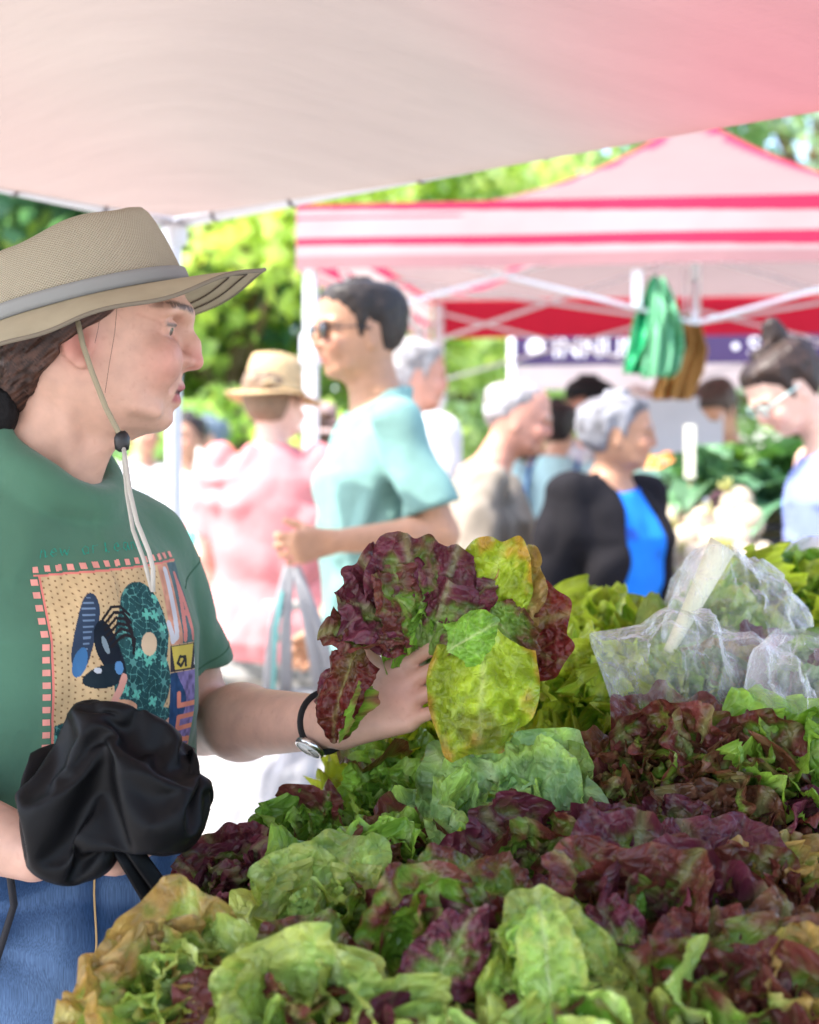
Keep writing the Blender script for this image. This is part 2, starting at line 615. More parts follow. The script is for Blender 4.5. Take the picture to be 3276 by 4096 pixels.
def head_features(F, M, O, sc=1.0, nose=1.0, eyes=True, ears=True, mouth=.8, tall=1.0):
    """adds a head with a face to field F; rows of M are forward, left, up; O the place beside the ear"""
    s = sc * S872
    M = np.array([unit(r) for r in M])

    def W(x, y, z):
        return O + (np.array([x, y, z]) * s) @ M
    F.fn(lambda q: skull(((q - O) @ M.T) / sc, tall) * sc, O + V(0, 0, .01) * sc, .158 * sc, .02)
    for sd in (-1, 1):
        F.ell(W(76, sd * 36, -22), np.array([15, 17, 17]) * s, M, .026 * sc)                 # cheek
        F.cap(W(97, sd * 9, 26), W(82, sd * 44, 24), 6 * s, 5 * s, .02 * sc)                  # brow
        F.ell(W(91, sd * 31, 11), np.array([15, 17, 10]) * s, M, .012 * sc, 's')             # socket
        if eyes:
            F.cap(W(74.5, sd * 31, 11), W(71.5, sd * 34, 11), 12.6 * s, 12.2 * s, .004 * sc)
            F.cap(W(88.0, sd * 24, 13.8), W(79, sd * 46, 11.8), 2.6 * s, 2.0 * s, .005 * sc)   # upper lid
            F.cap(W(86.0, sd * 24, 5.2), W(79, sd * 43, 6.6), 1.9 * s, 1.6 * s, .005 * sc)     # lower lid
    F.cap(W(93, 0, 17), W(104, 0, -3), 6.2 * s, 7.0 * s, .014 * sc)
    F.cap(W(104, 0, -3), W(97 + 10.0 * nose, 0, -18.5), 6.8 * s, 7.8 * s, .010 * sc)
    F.ell(W(62, 76, -40), np.array([20, 14, 20]) * s, M, .02 * sc, 's')
    F.ell(W(62, -76, -40), np.array([20, 14, 20]) * s, M, .02 * sc, 's')
    F.cap(W(52, 44, -66), W(70, 34, -72), 5 * s, 3 * s, .02 * sc)
    F.cap(W(52, -44, -66), W(70, -34, -72), 5 * s, 3 * s, .02 * sc)
    F.cap(W(106 * 1 + 2 * nose, 0, -22), W(96, 0, -25), 4.8 * s, 4.5 * s, .008 * sc)
    for sd in (-1, 1):
        F.ell(W(96, sd * 11, -21), np.array([10, 6.5, 7]) * s, M, .007 * sc)
        F.ell(W(102, sd * 7.2, -29.5), np.array([5.5, 3.2, 4.0]) * s, M, .004 * sc, 's')
    m = mouth
    for sd in (-1, 1):
        F.cap(W(90.5, 0, -45.5), W(78, sd * 20, -48.5), 4.4 * s, 2.4 * s, .007 * sc)
        F.cap(W(87, 0, -58 - 1.5 * m), W(77, sd * 19, -51), 4.6 * s, 2.4 * s, .007 * sc)
        F.cap(W(96.5, 0, -51.8), W(78, sd * 17, -50.6), (.8 + 2.0 * m) * s, .7 * s, .0025 * sc, 's')
        F.cap(W(99, sd * 17, -27), W(84, sd * 27, -48), 1.0 * s, 1.2 * s, .009 * sc, 's')  # smile fold
    F.ell(W(70, 0, -79), np.array([12, 16, 10]) * s, M, .016 * sc)
    if ears:
        for sd in (-1, 1):
            c = W(0, sd * 63.5, -6)
            Me = np.array([M[0] + M[1] * sd * -.28, M[1] * sd, M[2] - M[0] * .18])
            F.ell(c, np.array([15, 5.5, 22]) * s, Me, .008 * sc)
            F.ell(c + (np.array([3, sd * 7.0, 3]) * s) @ M, np.array([8.5, 4.8, 12.5]) * s, Me, .006 * sc, 's')
            F.ell(W(3, sd * 65, -27), np.array([7, 5, 7]) * s, M, .006 * sc)
            F.ell(W(9, sd * 64, -8), np.array([4, 4, 7]) * s, M, .005 * sc)
    return W


def hand(F, Wr, D, N, T, s=1.0, curls=(.35, .4, .45, .5), thumb=(.5, .75), k=.009):
    """palm, four jointed fingers and a thumb; D wrist->knuckles, N out of the palm, T towards the thumb side"""
    D, T = unit(D), unit(T)
    N = unit(N)
    offs = (.030, .010, -.010, -.029)
    lens = ((.042, .026, .021), (.046, .030, .023), (.043, .028, .021), (.034, .021, .018))
    pal = (.088, .091, .086, .078)
    rr = (.0092, .0094, .0088, .0078)
    for i in range(4):
        kn = Wr + D * pal[i] * s + T * offs[i] * s
        F.cap(Wr + T * offs[i] * .55 * s + D * .008 * s, kn, .0155 * s, .0125 * s, .012)
        p, a = kn, curls[i] * .6
        r = rr[i] * s
        sp = T * offs[i] * 1.2
        for j, l in enumerate(lens[i]):
            d = unit(D * math.cos(a) + N * math.sin(a) + sp * (2.2 if j == 0 else 1.2))
            q = p + d * l * s
            F.cap(p, q, r * (1 - .07 * j), r * (1 - .07 * (j + 1)), k * .6)
            p = q; a += curls[i] * (1.1 if j == 0 else .8)
    b = Wr + D * .022 * s + T * .022 * s + N * .008 * s
    F.cap(b - T * .008 * s, Wr + D * .058 * s + T * .036 * s + N * .012 * s, .017 * s, .0128 * s, .012)
    p = Wr + D * .056 * s + T * .037 * s + N * .012 * s
    d = unit(D * .75 + T * (.65 * thumb[1]) + N * thumb[0])
    q = p + d * .034 * s
    F.cap(p, q, .0112 * s, .0102 * s, .006)
    d = unit(d + D * .15 + N * .1)
    F.cap(q, q + d * .027 * s, .0102 * s, .0082 * s, .005)


def loft(zs, a, b, cf, cl=None):
    """stack of ellipses (half width a to the left, half depth b, centre shift cf forward) in a frame f,l,u"""
    zs, a, b, cf = map(np.asarray, (zs, a, b, cf))
    cl = np.zeros_like(zs) if cl is None else np.asarray(cl)

    def fn(q):
        z = q[:, 2]
        A, B, C, K = (np.interp(z, zs, t) for t in (a, b, cf, cl))
        ex = 2.35
        f = (np.abs((q[:, 1] - K) / A) ** ex + np.abs((q[:, 0] - C) / B) ** ex) ** (1 / ex)
        d = (f - 1) * np.minimum(A, B) * .9
        return np.maximum(d, np.maximum(z - zs[-1], zs[0] - z) * .8)
    return fn


# ------------------------------------------------------------------ a dressed standing person
SKIN = dict(fair=(.62, .36, .26), warm=(.56, .31, .20), tan=(.42, .22, .13), ruddy=(.55, .27, .19), light=(.68, .43, .33))
SH = {}


def frame(heading):
    a = math.radians(heading)
    Fv = V(math.cos(a), math.sin(a), 0)
    return Fv, V(-Fv[1], Fv[0], 0), V(0, 0, 1)


def make_person(loc, heading, label, H=1.72, girth=1.0, skin='warm', head_yaw=0, head_pitch=0, head_fwd=.02, lean=0.0,
                arms=None, top=None, legs=None, hair=None, female=False, group=None, res=.0075, extra=None, shoes=(.08, .06, .05), sit=0):
    """arms: {'L': (elbow, wrist), 'R': ...} as (forward, left, up) for a 1.75 m body; returns the root Empty and a dict of places"""
    s = H / 1.75
    root = empty('person', loc, label, 'person', group)
    B = np.array(frame(heading))
    loc = np.asarray(loc, float)

    def T(p):
        p = np.asarray(p, float) * s
        p = p + V(lean * max(p[2] - .9, 0), 0, 0)
        return loc + p @ B

    def loc2(q):
        w = (q - loc) @ B.T
        w[:, 0] -= lean * np.maximum(w[:, 2] - .9, 0)
        return w / s
    g = girth
    sw = (.168 if female else .188) * min(1, .5 + .5 * g)
    J = dict(shL=(-.01, sw, 1.425), shR=(-.01, -sw, 1.425), elL=(-.05, sw + .05, 1.13), elR=(-.05, -sw - .05, 1.13),
             wrL=(.04, sw + .06, .88), wrR=(.04, -sw - .06, .88))
    for sd, (e, w) in (arms or {}).items():
        J['el' + sd], J['wr' + sd] = e, w
    zs = [.78, .86, .95, 1.06, 1.18, 1.30, 1.39, 1.45, 1.50]
    if female:
        aa = np.array([.150, .178, .168, .146, .150, .158, .150, .095, .058]) * g
        bb = np.array([.105, .125, .112, .102, .118, .122, .095, .075, .06]) * g
    else:
        aa = np.array([.145, .168, .162, .160, .172, .182, .172, .100, .062]) * g
        bb = np.array([.105, .120, .115, .112, .120, .125, .102, .082, .068]) * g
    cf = np.array([0, -.01, 0, .01, .015, .01, -.01, -.015, -.01])

    def torso(off):
        fn = loft(zs, aa + off, bb + off, cf)
        return lambda q: fn(loc2(q)) * s
    tc, tr = T((0, 0, 1.14)), .42 * s * max(g, 1)
    yaw = math.radians(head_yaw); pit = math.radians(head_pitch)
    f0 = B[0] * math.cos(yaw) + B[1] * math.sin(yaw)
    l0 = -B[0] * math.sin(yaw) + B[1] * math.cos(yaw)
    hf = f0 * math.cos(pit) + V(0, 0, 1) * math.sin(pit)
    hu = -f0 * math.sin(pit) + V(0, 0, 1) * math.cos(pit)
    HM = np.array([hf, l0, hu])
    HO = T((head_fwd, 0, 1.625 if female else 1.635))
    hs = s * (1.0 if female else .99)

    body = Field()
    body.fn(torso(0), tc, tr, .03)
    nk = T((-.012, 0, 1.46))
    body.cap(nk, HO - hu * .045 * hs - hf * .012 * hs, (.054 if female else .062) * s, (.050 if female else .058) * s, .03)
    Wd = head_features(body, HM, HO, hs, tall=1.14)
    for sd, sg in (('L', 1), ('R', -1)):
        a, e, w = T(J['sh' + sd]), T(J['el' + sd]), T(J['wr' + sd])
        ar = .9 if female else 1.0
        body.cap(a, e, .052 * s * ar * g, .040 * s * ar, .03)
        mid = e + (w - e) * .3
        body.cap(e, mid, .038 * s * ar, .040 * s * ar, .015)
        body.cap(mid, w, .040 * s * ar, .026 * s * ar, .015)
        d = unit(w - e)
        out = B[1] * sg
        Tn = unit(np.cross(d, out)); Tn = Tn if Tn @ B[0] > 0 or abs(d[2]) < .5 else -Tn
        if Tn[2] < -.1 and abs(d[2]) < .6: Tn = -Tn
        hand(body, w, d + V(0, 0, -.1), -out, Tn, .95 * s, (.9, 1.0, 1.05, 1.1))
        hp, kn, an = T((0, sg * .092, .86)), T((.015, sg * .10, .50)), T((-.02, sg * .105, .09))
        body.cap(hp, kn, .082 * s * g, .056 * s, .03)
        body.cap(kn, an, .055 * s, .036 * s, .02)
        body.cap(an, T((.13, sg * .125, .035)), .036 * s, .030 * s, .02)
    v, f = body.surface(res)
    v = relax(v, f, 1)
    base = np.array(SKIN[skin])
    col = np.tile(base, (len(v), 1)) * (1 + .10 * noise3(v, 14))[:, None]
    lp = ((v - HO) @ HM.T) / hs * 872
    lip = sstep(9, 3, np.abs(lp[:, 2] + 52)) * sstep(20, 14, np.abs(lp[:, 1])) * (lp[:, 0] > 82)
    col = col * (1 - lip[:, None]) + lip[:, None] * base * np.array([.85, .52, .55])
    red = np.exp(-((lp[:, 0] - 85) ** 2 + (np.abs(lp[:, 1]) - 34) ** 2 + (lp[:, 2] + 20) ** 2) / 500) + np.exp(-((lp[:, 0] - 108) ** 2 + lp[:, 1] ** 2 + (lp[:, 2] + 18) ** 2) / 200)
    col = col * (1 - .25 * np.clip(red, 0, 1)[:, None] * np.array([0, .8, .7]))
    eye = sstep(4.6, 3.2, np.abs(lp[:, 2] - 10)) * sstep(12, 9, np.abs(np.abs(lp[:, 1]) - 31)) * (lp[:, 0] > 84)
    col = col * (1 - eye[:, None]) + eye[:, None] * np.array([.08, .05, .04])
    brow = sstep(5, 3, np.abs(lp[:, 2] - 27)) * sstep(18, 14, np.abs(np.abs(lp[:, 1]) - 28)) * (lp[:, 0] > 75)
    hc = np.array((hair or {}).get('col', (.05, .03, .02)))
    col = col * (1 - .7 * brow[:, None]) + .7 * brow[:, None] * hc
    mesh('body', v, f, MT['skin'], root, col=col)

    # ---- top: sleeves end on a clean plane, hem and neckline cut
    def cut(fn, p, n):
        return lambda q: np.maximum(fn(q), (q - p) @ n)

    def garment(name, t, off, hem, sleeve, neck, colfn, parent=root, r=res, open_front=False, fold=.006):
        G = Field()
        G.fn(torso(off), tc, tr + .05, .03)
        for sd in 'LR':
            a, e, w = (T(J[x + sd]) for x in ('sh', 'el', 'wr'))
            if sleeve <= 0: continue
            up = min(sleeve, 1.0)
            q = a + (e - a) * up
            d = unit(e - a)
            c1 = Field().cap(a, e + d * .05, (.050 + off * .9) * s * g, (.050 + off * 1.1) * s, .03)
            G.fn(cut(c1.p[0][0], q if up < 1 else e + d * .04, d), (a + e) / 2, np.linalg.norm(e - a) / 2 + .12, .018)
            if sleeve > 1:
                c2 = Field().cap(e, w, (.046 + off) * s, (.036 + off) * s, .02)
                d2 = unit(w - e)
                G.fn(cut(c2.p[0][0], e + (w - e) * (sleeve - 1), d2), (e + w) / 2, np.linalg.norm(w - e) / 2 + .1, .03)
        hz = loc[2] + hem * s
        G.fn(lambda q: hz - q[:, 2], (0, 0, 0), 9, 0, 'i')
        nc = T((.045 if neck < .3 else .03, 0, 1.475 + .035))
        G.ell(nc, np.array([.085, .088, .07]) * s * (1 if neck < .3 else 1.25), B, .01, 's')
        if open_front:
            pf = T((.12, 0, 1.2))
            G.ell(T((.17, 0, 1.13)), np.array([.15, .095, .46]) * s, B, .015, 's')
        G.fn(lambda q: np.minimum(fold * s * (1.8 * noise3(q * np.array([1, 1, .45]), 13) + 1.2 * (1 - 2 * np.abs(noise3(q * np.array([1, 1, .7]) + 4, 11))) + .8 * np.sin((q[:, 2] * 34 + 7 * noise3(q, 5)))), off * .45), (0, 0, 0), 9, 0, 'd')
        gv, gf = G.surface(r)
        gv = relax(gv, gf, 1)
        lq = loc2(gv)
        return mesh(name, gv, gf, MT['cloth'], parent, col=colfn(lq))

    def flat(c):
        return lambda q: np.tile(np.array(c), (len(q), 1)) * (1 + .05 * noise3(q, 9))[:, None]
    if top:
        garment(top.get('name', 'shirt'), top, top.get('off', .014), top.get('hem', .84), top.get('sleeve', .72), top.get('neck', .2), top.get('fn') or flat(top['col']))
    if extra and 'cardigan' in extra:
        garment('cardigan', extra, .032, .80, 1.85, .5, flat(extra['cardigan']), open_front=True)
    if legs:
        G = Field()
        fn = loft([.74, .86, .95, 1.02], np.array([.155, .182, .172, .155]) * g + .006, np.array([.11, .13, .122, .115]) * g + .006, [0, -.01, 0, 0])
        G.fn(lambda q: fn(loc2(q)) * s, T((0, 0, .88)), .26 * s * g, .03)
        for sg in (1, -1):
            hp, kn, an = T((0, sg * .094, .84)), T((.015, sg * .102, .50)), T((-.02, sg * .105, .09))
            G.cap(hp, kn, .094 * s * g, .076 * s, .03)
            if legs['len'] > .5: G.cap(kn, an, .074 * s, .062 * s, .03)
        hz = loc[2] + (.06 if legs['len'] > .9 else .50 + .34 * (1 - legs['len'] * 2)) * s
        G.fn(lambda q: hz - q[:, 2], (0, 0, 0), 9, 0, 'i')
        G.fn(lambda q: q[:, 2] - (loc[2] + 1.0 * s), (0, 0, 0), 9, 0, 'i')
        gv, gf = G.surface(res * 1.2)
        mesh('shorts' if legs['len'] < .5 else 'trousers', gv, gf, MT['cloth'], root, col=(legs.get('fn') or flat(legs['col']))(loc2(gv)))
    for sg in (1, -1):
        G = Field()
        an, to = T((-.035, sg * .107, .045)), T((.15, sg * .13, .03))
        G.cap(an, to, .045 * s, .040 * s, .03).cap(T((-.02, sg * .105, .09)), an, .043 * s, .045 * s, .02)
        G.fn(lambda q: loc[2] + .002 - q[:, 2], (0, 0, 0), 9, 0, 'i')
        gv, gf = G.surface(res * 1.2)
        mesh('shoe', gv, gf, MT['cloth'], root, col=np.tile(np.array(shoes), (len(gv), 1)))
    if hair:
        G = Field()
        th = hair.get('th', .010)
        off = hair.get('line', .018)
        sl = hair.get('slope', .75)
        lo = hair.get('low', -.065)

        def hfn(q):
            p = ((q - HO) @ HM.T) / hs
            hx = p[:, 0] * 872
            if 'line' in hair:
                line = np.maximum(off + sl * p[:, 0] + .006 * noise3(p, 60), lo)
            else:
                line = np.interp(hx, [-110, -50, -26, -14, 2, 14, 20, 30, 40, 70, 95], [-66, -60, -44, 16, 24, 20, -8, -6, 34, 62, 72]) / 872 * np.where(p[:, 2] > 0, 1.1, 1) + .005 * noise3(p, 110)
            d = skull(p, 1.14) - th * np.clip((p[:, 2] - line) / .05, .16, 1) - hair.get('curl', .003) * noise3(p * np.array([.5, 1, 1]), 85)
            return np.maximum(d, (line - p[:, 2]) * .8) * hs
        G.fn(hfn, HO + V(0, 0, .03) * hs, .165 * hs, .01)
        for (x, y, z, r) in hair.get('blobs', ()):
            G.ell(Wd(x, y, z), np.array(r) * S872 * hs, HM, .012)
        G.fn(lambda q: .0022 * noise3(q * np.array([1, 1, .35]), 120), (0, 0, 0), 9, 0, 'd')
        gv, gf = G.surface(res * .8)
        c2 = np.array(hair.get('col2', hair['col']))
        t = sstep(-.3, .4, noise3(gv, 28))
        mesh('hair', gv, gf, MT['hair'], root, col=mixc(hair['col'], c2, t))
    return root, dict(T=T, W=Wd, HM=HM, HO=HO, hs=hs, B=B, s=s, J=J)


# ------------------------------------------------------------------ cloth that has slumped into folds
def sim_cloth(v, f, pins, frames=45, shrink=-.3, bend=25, mass=.12, press=0.0, grav=1.0, tens=12, colliders=()):
    """let a closed sheet of cloth slump for a moment and return its settled shape"""
    me = bpy.data.meshes.new('tmp_cloth')
    me.from_pydata([tuple(x) for x in v], [], [tuple(int(i) for i in q) for q in f])
    o = bpy.data.objects.new('tmp_cloth', me); COL.objects.link(o)
    g = o.vertex_groups.new(name='pin')
    for i, w in pins: g.add([int(i)], float(w), 'REPLACE')
    m = o.modifiers.new('c', 'CLOTH'); s = m.settings
    s.vertex_group_mass = 'pin'; s.mass = mass; s.quality = 6
    s.tension_stiffness = s.compression_stiffness = tens; s.shear_stiffness = tens * .4
    s.bending_stiffness = bend; s.bending_damping = .6
    s.tension_damping = s.compression_damping = 6; s.air_damping = 2.5
    s.shrink_min = shrink; s.shrink_max = shrink
    s.effector_weights.gravity = grav
    if press: s.use_pressure = True; s.uniform_pressure_force = press
    m.collision_settings.use_collision = bool(colliders)
    m.collision_settings.use_self_collision = False; m.collision_settings.self_distance_min = .005
    m.point_cache.frame_start = 1; m.point_cache.frame_end = frames
    for fr in range(1, frames + 1): SC.frame_set(fr)
    ev = o.evaluated_get(bpy.context.evaluated_depsgraph_get())
    out = np.array([x.co[:] for x in ev.data.vertices])
    bpy.data.objects.remove(o, do_unlink=True); bpy.data.meshes.remove(me)
    SC.frame_set(1)
    return out


def slump_black_bag():
    bk = Field()
    for (a, b, ra, rb) in (((92, 738, 1.36), (156, 750, 1.36), .040, .038), ((62, 780, 1.36), (150, 785, 1.35), .046, .052), ((78, 818, 1.35), (155, 818, 1.35), .042, .034),
                           ((55, 795, 1.35), (100, 850, 1.34), .030, .016), ((150, 788, 1.36), (200, 795, 1.36), .044, .014), ((110, 722, 1.36), (140, 726, 1.36), .026, .03)):
        bk.cap(P(*a), P(*b), ra, rb, .03)
    v, f = bk.surface(.0058)
    v = relax(v, f, 2)
    v = v + .007 * np.stack([noise3(v, 24), noise3(v + 4, 24), noise3(v + 9, 24)], -1)
    pins = [(i, 1) for i in np.where(np.linalg.norm(v - P(122, 848, 1.34), axis=1) < .022)[0]]
    for q in (P(94, 712, 1.36), P(122, 704, 1.36), P(146, 708, 1.36), P(48, 768, 1.36), P(180, 748, 1.36), P(215, 796, 1.36), P(100, 742, 1.31)):
        pins.append((np.argmin(np.linalg.norm(v - q, axis=1)), 1))
    v = sim_cloth(v, f, pins, frames=40, shrink=-.34, bend=9)
    c = P(118, 790, 1.35)
    return c + (v - c) * np.array([.90, .90, .80]) + V(0, 0, .006), f


BLACK_BAG = slump_black_bag()
# ------------------------------------------------------------------ ground
gm = material('pale_concrete', (.35, .335, .32), .9, .2, var=.14, vscale=1.6, bump=(30, .4, .01))
MB().add([(-160, -30, 0), (160, -30, 0), (160, 300, 0), (-160, 300, 0)], [(0, 1, 2, 3)]).build('ground', gm)
bpy.data.objects['ground']['kind'] = 'structure'
grass_m = material('lawn', (.12, .22, .05), .9, .2, var=.3, vscale=4, bump=(60, .8, .03))
MB().add([(-160, 8.6, .004), (160, 8.6, .004), (160, 300, .004), (-160, 300, .004)], [(0, 1, 2, 3)]).build('lawn', grass_m)
bpy.data.objects['lawn']['kind'] = 'structure'


# ------------------------------------------------------------------ trees and shrubs
def leaf_cloud(centres, radii, n, size, rng, base, var=.35):
    """leaf-sized bent quads spread through a set of clumps"""
    base = np.array(base) * np.array([1.35, 1.25, 2.4])
    w = np.array(radii) ** 2.2
    which = rng.choice(len(radii), n, p=w / w.sum())
    d = rng.normal(size=(n, 3)); d /= np.linalg.norm(d, axis=1)[:, None]
    r = rng.random(n) ** .45
    c = np.array(centres)[which] + d * (r * np.array(radii)[which])[:, None] * np.array([1, 1, .8])
    a = rng.normal(size=(n, 3)); a /= np.linalg.norm(a, axis=1)[:, None]
    b = np.cross(a, rng.normal(size=(n, 3))); b /= np.linalg.norm(b, axis=1)[:, None]
    nn = np.cross(a, b)
    L = size * (.6 + .8 * rng.random(n))[:, None]
    W = L * .36
    v = np.stack([c - a * L * .5, c + b * W + nn * L * .08, c + a * L * .5, c - b * W + nn * L * .08], 1).reshape(-1, 3)
    f = np.arange(4 * n).reshape(n, 4)
    tone = rng.random(len(radii))[which] * .6 + rng.random(n) * .4
    col = np.array(base)[None] * (1 - var + 2 * var * tone)[:, None]
    col[:, 0] *= 1 + .35 * (tone - .4)
    return v, f, np.repeat(col, 4, 0)


def tree(name, label, cat, px, Y, h, r, base, n=7000, leaf=.17, low=1.0, seed=1, group=None):
    rng = np.random.default_rng(seed)
    x = (px - CX) / FPX * Y
    root = empty(name, (x, Y, 0), label, cat, group)
    t = MB()
    top = np.array([x + rng.normal() * .2, Y, h * .72])
    mid = np.array([x + rng.normal() * .12, Y, h * .35])
    k = h / 7
    t.tube([(x, Y, -.05), mid, top], [.17 * k, .12 * k, .04 * k], 9)
    cs, rs = [], []
    for i in range(13):
        a = rng.random() * 6.28
        z = low + (h - low) * (.08 + .84 * (i + rng.random()) / 13)
        q = r * (1 - abs((z - low) / (h - low) - .42) * 1.15) * (.35 + .6 * rng.random())
        e = np.array([x + math.cos(a) * q, Y + math.sin(a) * q, z])
        zz = min(max(z * .65, .3), h * .7)
        s0 = np.array([x, Y, 0]) + (top - np.array([x, Y, 0])) * (zz / top[2])
        t.tube([s0, (s0 + e) / 2 + V(0, 0, .1 * k), e], [.06 * k, .04 * k, .012], 6)
        cs.append(e); rs.append(r * (.26 + .24 * rng.random()))
    t.build('trunk', MT['bark'], root, True)
    v, f, c = leaf_cloud(cs, rs, n, leaf, rng, base)
    mesh('crown', v, f, MT['crown'], root, True, col=c)


TR = 'park trees behind the market'
tree('tree', 'dark green leafy tree showing under the left corner of the pale canopy', 'tree', 40, 12.5, 6.5, 3.0, (.07, .17, .06), 6480, .2, .8, 21, TR)
tree('tree', 'dark green tree beside the hat brim at the frame edge', 'tree', -90, 15, 8, 3.4, (.06, .15, .06), 5760, .22, .8, 22, TR)
tree('tree', 'bright yellow green tree between the canopy corner and the red tent', 'tree', 232, 11.2, 5.8, 2.0, (.36, .50, .08), 6120, .16, .7, 23, TR)
tree('tree', 'sunlit lime tree behind the man in sunglasses', 'tree', 345, 13.5, 6.4, 2.4, (.34, .48, .09), 5760, .18, .7, 24, TR)
tree('tree', 'light green tree seen between the red tent and the pale canopy edge', 'tree', 455, 17, 7.2, 3.0, (.28, .42, .09), 5760, .2, .8, 25, TR)
tree('tree', 'pale green tree behind the white haired man', 'tree', 490, 12.2, 4.6, 1.7, (.34, .48, .12), 5040, .15, .5, 26, TR)
tree('tree', 'tall hazy green tree over the right slope of the red tent', 'tree', 800, 19, 9.5, 3.2, (.24, .36, .16), 5760, .22, 1.2, 27, TR)
tree('tree', 'green tree behind the purple banner', 'tree', 640, 21, 8.6, 3.6, (.22, .36, .12), 5760, .24, 1, 28, TR)
tree('tree', 'mid green tree filling the gap left of the lime tree', 'tree', 140, 17, 7.5, 3.2, (.20, .36, .08), 5760, .22, .8, 29, TR)
SHG = 'shrubs along the lawn'
for i, (px, Y, h, r, c, lb) in enumerate([
        (150, 9.6, 1.9, .9, (.22, .38, .09), 'rounded green shrub behind the woman in the sun hat'),
        (262, 10.2, 2.0, 1.0, (.34, .5, .09), 'lime shrub behind the straw hat'),
        (330, 9.8, 1.8, .8, (.32, .48, .09), 'small bright shrub between the two tent poles'),
        (475, 10.0, 1.9, 1.0, (.30, .44, .12), 'pale shrub behind the cream shirt'),
        (20, 10.5, 2.1, 1.2, (.14, .28, .08), 'dark shrub hidden by the wide hat')]):
    tree('shrub', lb, 'shrub', px, Y, h, r, c, 4500, .1, .1, 40 + i, SHG)

# ------------------------------------------------------------------ the pale canopy overhead
def fabric(name, col, tcol, trans, **k):
    return material(name, col, .8, .2, trans=trans, tcol=tcol, **k)


C0 = V(-.54, 3.26, 0)
cr, cl_ = unit((.747, -.665, 0)), unit((-.573, -.82, 0))
SIDE, CANZ = 3.0, 1.906
can = empty('market_canopy', (C0[0], C0[1], 0), 'pale pinkish canopy roof overhead with a white tube along its edge', 'canopy')
n = 61
g = np.linspace(0, 1, n)
S, Tt = np.meshgrid(g, g, indexing='ij')
m = np.maximum(np.abs(2 * S - 1), np.abs(2 * Tt - 1))
sof = (np.abs(2 * S - 1) ** 8 + np.abs(2 * Tt - 1) ** 8) ** .125
rise = np.clip(1 - np.minimum(sof, 1), 0, 1)
Z = CANZ + .80 * rise ** 1.12 - .028 * np.sin(np.pi * S) * (1 - rise) ** 6 + .006 * noise3(np.stack([S * 9, Tt * 9, S * 0], -1), 1)
Z -= .03 * np.sin(np.pi * Tt) * (1 - rise) ** 6 * (S < .5)
XY = C0[None, None, :2] + SIDE * (S[..., None] * cr[:2] + Tt[..., None] * cl_[:2])
pts = np.concatenate([XY, Z[..., None]], -1)
flat = pts.reshape(-1, 3)
# off-white roof cloth; the pink glow at the far right is painted into its colour
rose_glow = sstep(.30, .50, S.ravel() + .30 * (Tt.ravel() - .1) + .03 * noise3(flat, 3)) * sstep(.30, .0, Tt.ravel())
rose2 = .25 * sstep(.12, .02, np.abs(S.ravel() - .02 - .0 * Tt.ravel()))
cc = mixc((.40, .328, .290), (.54, .215, .23), np.clip(rose_glow * .95 + rose2 * .4, 0, 1))
f = [(i * n + j, i * n + j + 1, (i + 1) * n + j + 1, (i + 1) * n + j) for i in range(n - 1) for j in range(n - 1)]
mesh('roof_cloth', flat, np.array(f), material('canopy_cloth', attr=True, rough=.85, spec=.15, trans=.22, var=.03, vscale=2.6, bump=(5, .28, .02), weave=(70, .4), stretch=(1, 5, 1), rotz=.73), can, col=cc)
# hem strips under the cloth along the two far edges
hm = material('canopy_hem', (.86, .85, .86), .5, .4, trans=.25)
tb, ties = MB(), MB()
def edge_pt(d, s, dz=0):
    sag = 0 * math.sin(math.pi * s)
    return C0 + d * SIDE * s + V(0, 0, CANZ + sag + dz)
out_r = unit((cr[1] * -1, cr[0], 0)); out_r = out_r if out_r @ cl_ < 0 else -out_r
for d, o in ((cr, out_r), (cl_, -cr)):
    tb.tube([edge_pt(d, s, -.006) + o * .012 for s in np.linspace(-.004, 1, 40)], .0135, 10)
tb.build('edge_tube', MT['white_metal'], can, True)
tie_m = material('grey_strap', (.16, .14, .15), .6, .3)
for d, o, ss in ((cr, out_r, (.045, .128, .2475, .347, .4376, .512, .6, .7, .8)), (cl_, -cr, (.07, .15, .24, .34, .46, .6))):
    for s in ss:
        p = edge_pt(d, s, -.006) + o * .012
        MB().tube([p - d * .0045, p + d * .0045], .0165, 10).build('strap', tie_m, can, True)
for q in (C0, C0 + cr * SIDE, C0 + cl_ * SIDE, C0 + (cr + cl_) * SIDE):
    inn = unit(C0 + (cr + cl_) * SIDE / 2 - q)
    p = q + inn * .02
    lg = MB().box(p + V(0, 0, .94), (.030, .030, 1.88), (cr, np.cross(V(0, 0, 1), cr), V(0, 0, 1)), .004)
    lg.box(p + V(0, 0, .012), (.11, .11, .016), (cr, np.cross(V(0, 0, 1), cr), V(0, 0, 1)), .003)
    lg.build('leg', MT['white_metal'], can)
    MB().box(p + V(0, 0, 1.865), (.05, .05, .045), (cr, np.cross(V(0, 0, 1), cr), V(0, 0, 1)), .006).build('corner_bracket', MT['white_metal'], can)

